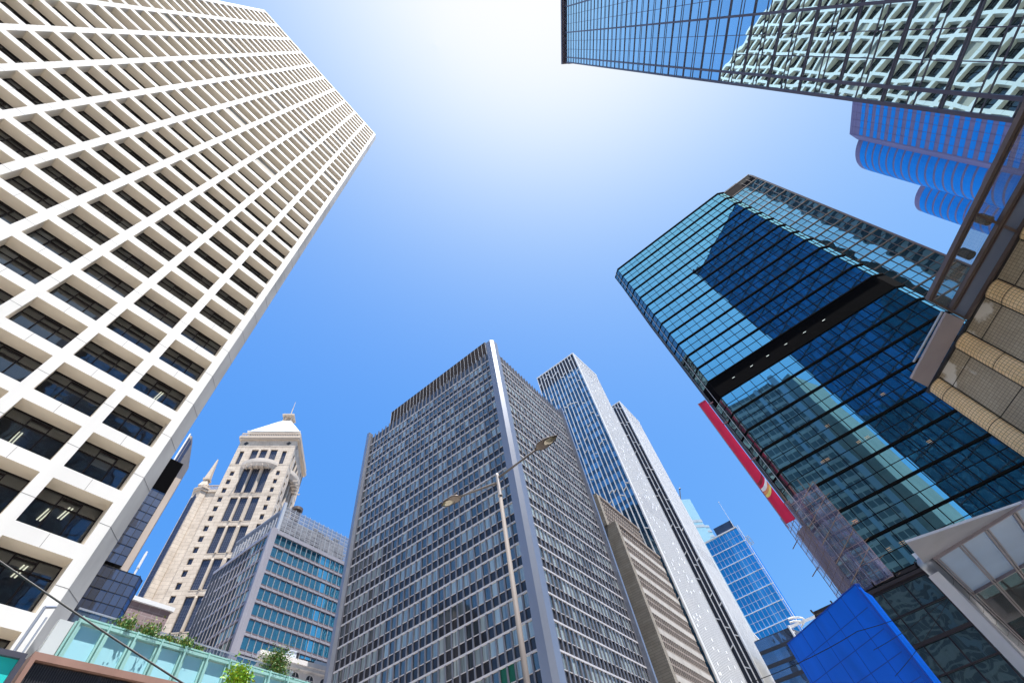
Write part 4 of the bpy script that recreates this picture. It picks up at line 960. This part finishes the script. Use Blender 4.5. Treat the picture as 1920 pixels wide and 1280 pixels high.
def near_right():
    # tiled building with rounded piers
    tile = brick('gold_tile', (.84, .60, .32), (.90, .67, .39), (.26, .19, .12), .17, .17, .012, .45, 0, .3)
    tile2 = brick('grey_tile', (.37, .31, .22), (.42, .355, .255), (.19, .15, .11), .17, .17, .012, .5, 0, .3, caustic=True)
    root = thing('tiled_building', 24.66, 22.63, 0, -81.2, 'building clad in gold and grey tiles with rounded piers, at the right edge', 'building')
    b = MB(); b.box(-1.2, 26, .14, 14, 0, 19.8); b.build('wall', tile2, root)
    blk = MB(); pr = MB()
    def pier(x0, x1, z1=19.75):
        n = 7; pts = [(x0, .15)] + [(x0 + (x1 - x0) * (.5 - .5 * math.cos(math.pi * i / n)), .13 - .27 * math.sin(math.pi * i / n)) for i in range(n + 1)] + [(x1, .15)]
        pr.prism(pts, 0, z1); blk.box(x0 - .05, x0 - .005, .1, .16, 0, z1); blk.box(x1 + .005, x1 + .05, .1, .16, 0, z1)
    for i in range(8): pier(-1.15 + 3.32 * i, -.05 + 3.32 * i)
    for i in range(7):
        z = 18.9 - 2.75 * i; blk.box(-1.2, 26, .125, .15, z, z + .035)
        for j_ in range(8):
            x0 = -1.17 + 3.32 * j_; zz = z - (1.3 if j_ % 2 else 0); n = 7
            pts = [(x0 + 1.14 * (.5 - .5 * math.cos(math.pi * t / n)), .13 - .28 * math.sin(math.pi * t / n)) for t in range(n + 1)]
            blk.prism(pts, zz, zz + .03)
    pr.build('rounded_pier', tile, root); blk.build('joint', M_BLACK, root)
    rim = MB(); rim.box(-1.3, 26, .0, .5, 19.8, 19.97); rim.build('roof_edge', M_DARK, root)
    # glass terrace
    root = thing('glass_terrace', 22.25, 16.45, 20.0, 0, 'glass terrace floor framed in bronze steel, jutting above the tiled building', 'terrace')
    def L_(x, y): return (x - 22.25, y - 16.45)
    fr = mat('bronze_steel', (.16, .125, .12), .45, .5); g1 = glass('clear_glass', (.2, .22, .25), (.9, .95, 1), .10, .02, .5, see=.85); g2 = translucent('frosted_glass', (.25, .27, .30), (.14, .15, .18), .5)
    O0, O1 = Vector((22.25, 16.45)), Vector((25.2, -3.5)); M0, M1 = Vector((23.87, 17.59)), Vector((27.6, -3.0)); I0, I1 = Vector((25.14, 18.58)), Vector((29.0, -2.5))
    pn = MB(); pf = MB(); st = MB(); ts = [0, .235, .47, .70, .93]
    def at_(a, b_, t): p = a + (b_ - a) * t; return L_(p.x, p.y)
    for a, b_ in zip(ts, ts[1:]):
        p = [at_(O0, O1, a), at_(M0, M1, a), at_(M0, M1, b_), at_(O0, O1, b_)]; pn.poly([(x, y, 0) for x, y in p])
        p = [at_(M0, M1, a), at_(I0, I1, a), at_(I0, I1, b_), at_(M0, M1, b_)]; pf.poly([(x, y, 0) for x, y in p])
    pn.build('clear_panel', g1, root); pf.build('frosted_panel', g2, root)
    def beam(mb, a, b_, w_=.09, z0=-.16, z1=.05):
        a = Vector(a); b_ = Vector(b_); d = (b_ - a).normalized(); n = Vector((-d.y, d.x)) * w_
        mb.prism([tuple(a + n), tuple(b_ + n), tuple(b_ - n), tuple(a - n)], z0, z1)
    for (a, b_) in ((O0, O1), (M0, M1), (I0, I1)): beam(st, L_(*a), L_(*b_))
    beam(st, L_(*(O0 + Vector((.22, .05)))), L_(*(O1 + Vector((.22, .05)))), .04); beam(st, L_(*(M0 + Vector((.22, .05)))), L_(*(M1 + Vector((.22, .05)))), .04)
    for t in ts: beam(st, at_(O0, O1, t), at_(I0, I1, t), .06, -.12, .04)
    st.build('frame', fr, root)
    sf = MB(); sf.prism([L_(*p) for p in ((23.7, 17.75), (25.1, 18.65), (24.45, 23.5), (23.05, 22.35))], -.08, .04)
    sf.build('soffit_slab', mat('mauve_render', (.40, .35, .37), .7, 0, .1), root)
    ro = MB(); ro.tube((1.12, 1.08, -.1), (.5, 4.45, -.1), .06, n=8); ro.build('hanging_rod', M_ALU, root)
    pt = MB()
    for (x, y) in ((24.25, 12.6), (24.0, 14.4)):
        lx, ly = L_(x, y); n = 12; pt.prism([(lx + .24 * math.cos(2 * math.pi * i / n), ly + .24 * math.sin(2 * math.pi * i / n)) for i in range(n)], .03, .6)
    pt.build('plant_pot', M_DARK, root)
    # skylight canopy with slanted white pier
    root = thing('skylight_canopy', 14.86, 21.46, 10.0, 0, 'white canopy with grey glass skylights and a slanted white pier, lower right', 'canopy')
    def K(x, y): return (x - 14.86, y - 21.46)
    wh = mat('canopy_white', (.78, .77, .83), .6, 0, .07, .8); bar = mat('pink_bar', (.34, .29, .32), .4, .35)
    d = Vector((math.cos(math.radians(54.5)), math.sin(math.radians(54.5)))); e = Vector((.716, -.698)); n0 = Vector((0, 0))
    frg = translucent('milk_glass', (.62, .70, .74), (.62, .70, .76), .5); clr = glass('smoke_glass', (.05, .045, .045), (.7, .8, .9), .0, .01, .3, see=.8)
    W_ = [0, 1.05, 2.15, 3.3, 4.5, 5.8]; ML = 5.85; pm = MB(); pc_ = MB(); br = MB()
    def q_(u, v): p = e * u + d * v; return (p.x, p.y)
    dirs = [54.5, 53.0, 50.8, 50.0, 49.5, 49]
    for a, b_ in zip(W_, W_[1:]):
        pm.poly([(*q_(a, 0), 0), (*q_(b_, 0), 0), (*q_(b_, ML), 0), (*q_(a, ML), 0)], 0, .5)
    for v0 in range(0, 4):
        for a, b_ in zip(W_, W_[1:]): pc_.poly([(*q_(a, ML + 4 * v0), 0), (*q_(b_, ML + 4 * v0), 0), (*q_(b_, ML + 4 * v0 + 4), 0), (*q_(a, ML + 4 * v0 + 4), 0)], 0, .5)
    pm.build('milk_panel', frg, root); pc_.build('clear_panel', clr, root)
    for a in W_:
        beam(br, q_(a - .05, 0), q_(a - .05, 24), .035, -.14, .02); beam(br, q_(a + .06, 0), q_(a + .06, 24), .03, -.1, .02)
    beam(br, q_(-.1, 0), q_(6, 0), .05, -.14, .04); beam(br, q_(-.1, ML), q_(6, ML), .05, -.12, .04); br.build('glazing_bar', bar, root)
    cl = MB(); cl.prism([q_(-.0, ML + .3), q_(6, ML + .3), q_(6, 20), q_(0, 20)], 1.6, 1.9); cl.prism([q_(.5, ML + 1.5), q_(3, ML + 1.5), q_(3, 15), q_(.5, 15)], .8, 1.5)
    cl.build('inner_ceiling', mat('inner_ceiling', (.20, .175, .165), .8, 0, .15), root)
    s = MB(); s.prism([K(13.1, 19.6), K(17.3, 18.87), K(22.0, 17.9), K(22.3, 18.3), K(17.6, 18.85), K(14.86, 21.4), K(14.51, 21.79)][:7], -.03, .06); s.build('soffit', wh, root)
    gt = MB(); p0 = q_(-.42, -.05); p1 = q_(-.42, 24)
    gt.tube((*p0, -.05), (*p1, -.05), .3, n=14); go = gt.build('gutter', M_ALU, root, smooth=True)
    gs = MB()
    for v in range(1, 9): a_, b_ = q_(-.42, v * 2.6), q_(-.42, v * 2.6 + .03); gs.tube((*a_, -.05), (*b_, -.05), .308, n=14)
    gs.build('gutter_joint', M_DARK, go)
    bm_ = MB(); beam(bm_, q_(-.42, .3), q_(-.42, 24), .2, .2, .55); bm_.build('edge_beam', wh, root)
    pr = MB()
    def V3(v, z, off=0): p = q_(-.75 + off, v); return (*p, z)
    # slanted pier in the plane of the gutter
    zb = -9.9
    pr.hexa([V3(-1.3, zb, -.0), V3(1.6, zb, -.0), V3(1.6, zb, .5), V3(-1.3, zb, .5)], [V3(.2, -.35), V3(4.1, -.6), V3(4.1, -.6, .5), V3(.2, -.35, .5)]) if False else None
    pr.hexa([V3(5.4, zb), V3(6.3, zb), V3(6.3, zb, .45), V3(5.4, zb, .45)], [V3(.25, -.4), V3(5.2, -.75), V3(5.2, -.75, .45), V3(.25, -.4, .45)])
    pr.hexa([V3(5.2, -.75), V3(5.2, -.56), V3(5.2, -.56, .4), V3(5.2, -.75, .4)], [V3(24, -1.35), V3(24, -.56), V3(24, -.56, .4), V3(24, -1.35, .4)])
    pr.build('slanted_pier', wh, root)
near_right()
def beam2(mb, a, b_, w_, z0, z1, m=0):
    a = Vector(a); b_ = Vector(b_); d = (b_ - a).normalized(); n = Vector((-d.y, d.x)) * w_
    mb.prism([tuple(a + n), tuple(b_ + n), tuple(b_ - n), tuple(a - n)], z0, z1, m)
def bridge():
    k = 2.0
    root = thing('glass_terrace_wall', -21.6, 17.2, 0, 64.8, 'podium wall of pale turquoise glass panels with a glass balustrade, along the foot of the picture', 'glass wall')
    pg = glass('turquoise_panel', (.36, .70, .78), (.8, .95, 1), .06, .01, .3, rough=.08); fr = mat('turquoise_frame', (.34, .60, .56), .4, .1)
    zt = 14.4; q = 1.2; pn = Panes(root, 'glass_panel', pg, 100); f = MB(); n = 14
    for i in range(0, n):
        pn.add(pane(fr_(), i * q + .14, (i + 1) * q - .14, .15, 5, zt - .25, .003))
    for i in range(0, n + 1): f.box(i * q - .035, i * q + .035, -.12, .15, 5, zt); f.box(i * q - .15, i * q - .07, .02, .15, 5, zt - .2); f.box(i * q + .07, i * q + .15, .02, .15, 5, zt - .2)
    f.box(-.05, n * q, -.02, .2, zt - .22, zt - .1); f.box(-.05, n * q, .0, .2, zt - .04, zt + .02)
    f.build('frame', fr, root); pn.build()
    b = MB(); b.box(-.15, n * q, .3, 12, 0, zt - .15); b.build('podium', mat('podium_wall', (.5, .5, .5), .7), root)
    p = MB(); p.box(-.72, -.2, .0, .3, 0, zt - .3); p.build('end_pier', mat('pale_pier', (.62, .66, .67), .4), root)
    p = MB(); p.tube((-1.5, -.1, 0), (-1.5, -.1, zt - .1), .06, n=8); p.tube((-1.5, -.1, zt - .1), (-1.1, .2, zt + .15), .06, n=8); p.tube((-1.25, -.25, 0), (-1.25, -.25, zt - .5), .035, n=6); p.build('downpipe', M_ALU, root)
    g = glass('rail_glass', (.3, .4, .4), (.85, .95, 1), .05, .005, .3, see=.9); rl = MB(); rg = MB()
    for x0, x1 in ((-.15, 1.75), (2.05, 11.5)):
        rg.poly([(x0, .75, zt - .1), (x1, .75, zt - .1), (x1, .75, zt + .62), (x0, .75, zt + .62)]); rl.box(x0, x1, .72, .79, zt + .62, zt + .67)
    rg.build('rail_glass', g, root); rl.build('handrail', M_ALU, root)
    leafA = mat('leaf_green', (.06, .16, .025), .6, 0, .3, 3); leafB = mat('leaf_olive', (.16, .17, .03), .6, 0, .3, 3)
    def plant(name, label, x, y, z, cx, cy, cz, n, size, mats, seed, upright=False, trunk=0.0):
        r = thing(name, x, y, z, 0, label, 'plant' if name != 'small_tree' else 'tree'); r2 = random.Random(seed); c = MB()
        clumps = [(r2.gauss(0, .42) * cx, r2.gauss(0, .42) * cy, r2.uniform(.15, 1) * cz, r2.uniform(.12, .3)) for _ in range(int(10 + n / 120))]
        for i in range(n):
            a = r2.choice(clumps); s_ = a[3] * min(cx, cz) * 1.6
            px, py, pz = a[0] + r2.gauss(0, s_), a[1] + r2.gauss(0, s_), max(.02, a[2] + r2.gauss(0, s_))
            d = Vector((r2.gauss(0, 1), r2.gauss(0, 1), r2.gauss(.6, .6) if not upright else r2.gauss(2, .4))).normalized(); u = d.orthogonal().normalized(); u.rotate(Matrix.Rotation(r2.uniform(0, 6.28), 3, d))
            l = size * r2.uniform(.6, 1.3); w_ = l * .32; o = Vector((px, py, pz)); b_ = o + d * l * .5 + u * w_; e = o + d * l; g_ = o + d * l * .5 - u * w_
            c.poly([tuple(o), tuple(b_), tuple(e), tuple(g_)], 0 if r2.random() < .6 else 1)
        fo = c.build('foliage', mats, r)
        s = MB()
        for i in range(9):
            a = r2.choice(clumps); s.tube((0, 0, -trunk), (a[0] * .5, a[1] * .5, a[2] * .5), .012 + .02 * (trunk > 0), .008, 5); s.tube((a[0] * .5, a[1] * .5, a[2] * .5), (a[0], a[1], a[2]), .01, .004, 4)
        s.build('branch', mat('bark', (.12, .08, .05), .9), r)
    def W(x, y):
        a = math.radians(64.8); return (-21.6 + x * math.cos(a) - y * math.sin(a), 17.2 + x * math.sin(a) + y * math.cos(a))
    hedge = [(1.9, .9, 'first grass tuft behind the turquoise panels, nearest the concrete tower'), (2.9, 1.0, 'second low tuft behind the turquoise panels'), (3.8, .6, 'middle tuft of trailing greenery on the turquoise glass wall'), (4.7, .8, 'fourth low plant tuft in front of the cream stone tower foot'), (5.5, .5, 'last small plant tuft before the bare stretch of glass rail')]
    for i, (x, s_, lb) in enumerate(hedge): plant('planter_shrub', lb, *W(x, .45), zt - .1, .5 * s_ + .2, .2, .5 * s_, 900, .12, [leafA, leafB], i + 3, True)
    plant('rooftop_bush', 'round green bush growing behind the glass rail below the turquoise office windows', *W(10.2, .9), zt - .1, .75, .6, 1.35, 3600, .11, [leafA, leafB], 40)
    plant('small_tree', 'bright yellow-green tree top poking up in front of the turquoise glass panels', -12.9, 17.2, 9.0, .42, .42, 1.35, 1500, .12, [mat('bright_leaf', (.16, .36, .01), .5, 0, .3, 4), mat('lime_leaf', (.36, .48, .03), .5, 0, .2, 4)], 21, False, 9.0)
    # brown edged box sign and teal board
    root = thing('sign_box', -14.7, 11.0, 0, 61.5, 'brown framed box with a dark ribbed front at the lower left corner', 'sign box')
    br = mat('brown_frame', (.34, .20, .16), .5, .2, .15, .8); ri = mat('ribbed_dark', (.035, .035, .04), .5, .2)
    zt = 9.1; L = 9
    b = MB(); b.box(0, L, 0, .9, zt - .18, zt); b.box(0, .12, 0, .9, zt - 3.2, zt - .18); b.build('frame', br, root)
    b = MB(); b.box(.12, L, .14, .8, zt - 3.2, zt - .2); po = b.build('panel', ri, root)
    rb = MB(); [rb.box(.15 + i * .06, .175 + i * .06, .11, .139, zt - 3.2, zt - .22) for i in range(140)]; [rb.box(x, x + .05, .1, .138, zt - 3.2, zt - .22) for x in (1.8, 2.35, 4.6)]; rb.build('rib', mat('rib', (.06, .06, .07), .4, .4), po)
    b = MB(); b.box(0, L, .2, 1.2, 0, zt - 3.2); b.build('support_wall', M_DARK, root)
    root = thing('teal_board', -14.75, 10.85, 0, 61.5, 'plain bright teal board in a dark metal frame at the lower left corner', 'board')
    b = MB(); b.box(-7, -.1, -.2, -.1, 4.5, 8.75); b.build('board', mat('teal_paint', (.02, .58, .55), .4, 0, .04, .3), root)
    b = MB(); b.box(-7, 0, -.3, -.0, 8.75, 8.88); b.box(-.1, .03, -.32, .0, 4.5, 8.75); b.box(-7, 0, .0, .3, 0, 8.7); b.build('frame', mat('board_frame', (.09, .09, .12), .4, .4), root)
bridge()

def lamp():
    root = thing('street_lamp', -1.30, 9.78, 0, -22.8, 'tall grey street lamp with two oval heads on sloping arms', 'street lamp')
    steel = mat('lamp_steel', (.19, .165, .155), .75, .1, .18, 2.0, .1); cap = mat('lamp_cap', (.5, .45, .43), .5, .3)
    m = MB(); m.tube((0, 0, 0), (0, 0, 9.35), .078, .047, 16); m.tube((0, 0, 0), (0, 0, .9), .14, .14, 12); m.build('pole', steel, root, smooth=True)
    m = MB(); m.tube((0, 0, 9.3), (0, 0, 9.95), .056, .048, 14); m.tube((0, 0, 9.95), (0, 0, 10.02), .048, .02, 14); m.tube((0, 0, 9.27), (0, 0, 9.32), .064, .064, 14); m.build('collar', cap, root, smooth=False)
    hs = mat('lamp_housing', (.20, .165, .145), .45, .35, .1, 3); rimm = mat('lamp_rim', (.06, .045, .04), .5, .3)
    lens = glass('lamp_lens', (.20, .17, .10), (1, .95, .85), .18, .03, 9, rough=.12)
    for sgn, x0, x1, z0, z1, droop in ((-1, .03, 1.27, 9.72, 9.98, .10), (1, .03, 1.30, 9.86, 10.04, .10)):
        a = MB(); a.tube((sgn * x0, 0, z0), (sgn * x1, 0, z1), .034, .026, 10); a.build('arm', steel, root, smooth=True)
        # oval head: shells of revolution squashed
        n, mm = 20, 12; Lh, Wd, Hd = .72, .155, .085
        h = MB(); base = Vector((sgn * (x1 - .02), 0, z1)); rings = []
        for i in range(n + 1):
            u = i / n; r = math.sin(math.pi * min(1, u * .93 + .02)) ** .75 * (.42 + .62 * u) if u < .98 else .0
            r = max(.10 * (1 - u) + .0, min(1, (math.sin(math.pi * u ** .72)) ** .8 if u > .12 else .28 + 2.4 * u * .6)) if 0 < u < 1 else (.22 if u == 0 else .02)
            ring = []
            for j in range(mm):
                t = 2 * math.pi * j / mm; yy = math.cos(t) * Wd * r; zz = math.sin(t) * (Hd * 1.15 if math.sin(t) > 0 else Hd * .35) * r
                ring.append((base.x + sgn * Lh * u, yy, base.z + zz + u * .06))
            rings.append(ring)
        for i in range(n):
            for j in range(mm):
                j2 = (j + 1) % mm; h.poly([rings[i][j], rings[i][j2], rings[i + 1][j2], rings[i + 1][j]])
        ho = h.build('lamp_head', hs, root, smooth=True)
        # dark rim and bowl lens below
        r_ = MB(); ls = MB(); pts = []
        for j in range(22):
            t = 2 * math.pi * j / 22; pts.append((base.x + sgn * (Lh * .64 + math.cos(t) * Lh * .27), math.sin(t) * Wd * .78, base.z + .04 - Hd * .22 + math.cos(t) * .015))
        for j in range(22): r_.tube(pts[j], pts[(j + 1) % 22], .014, n=6)
        c = (base.x + sgn * Lh * .64, 0, base.z + .04 - Hd * .8)
        for fr0, fr1 in ((1, .6), (.6, 0)):
            for j in range(22):
                p, q = pts[j], pts[(j + 1) % 22]
                def L2(p, f): dd = (1 - f * f); return (c[0] + (p[0] - c[0]) * f, p[1] * f, p[2] + (c[2] - p[2]) * dd)
                if fr1 > 0: ls.poly([L2(p, fr0), L2(q, fr0), L2(q, fr1), L2(p, fr1)])
                else: ls.poly([L2(p, fr0), L2(q, fr0), c])
        for i in range(n):           # dark seam round the widest line
            for s_ in (0, mm // 2): r_.tube(rings[i][s_], rings[i + 1][s_], .011, n=5)
        r_.build('rim', rimm, ho); ls.build('lens', lens, ho, smooth=True)
lamp()

def cables():
    blk = mat('cable_black', (.02, .02, .022), .6)
    def cable(a, b, sag, r, label, n=14):
        m = MB(); pts = []
        for i in range(n + 1):
            u = i / n; pts.append((a[0] + (b[0] - a[0]) * u, a[1] + (b[1] - a[1]) * u, a[2] + (b[2] - a[2]) * u - sag * 4 * u * (1 - u)))
        for p, q in zip(pts, pts[1:]): m.tube(p, q, r, n=6, caps=False)
        o = m.build('cable', blk); tag(o, label, 'cable')
    cable((-10.0, 4.9, 7.6), (-4.6, 8.4, 4.3), .05, .014, 'thick black cable crossing the lower left corner above the teal board')
    cable((-.5, 19.9, 7.2), (10.35, 22.0, 8.35), .45, .012, 'thin cable sagging in front of the white ribbed towers at the bottom')
    cable((10.35, 22.0, 8.35), (15.6, 23.7, 9.35), .12, .012, 'thin cable running over the blue panelled box to the canopy')
    cable((11.2, 23.6, 8.1), (15.6, 23.7, 9.3), .1, .01, 'middle thin wire tied to the canopy gutter in front of the dark podium')
    cable((12.2, 25.5, 7.6), (15.6, 23.7, 9.25), .1, .01, 'lowest thin wire tied to the canopy gutter in front of the dark podium')
cables()
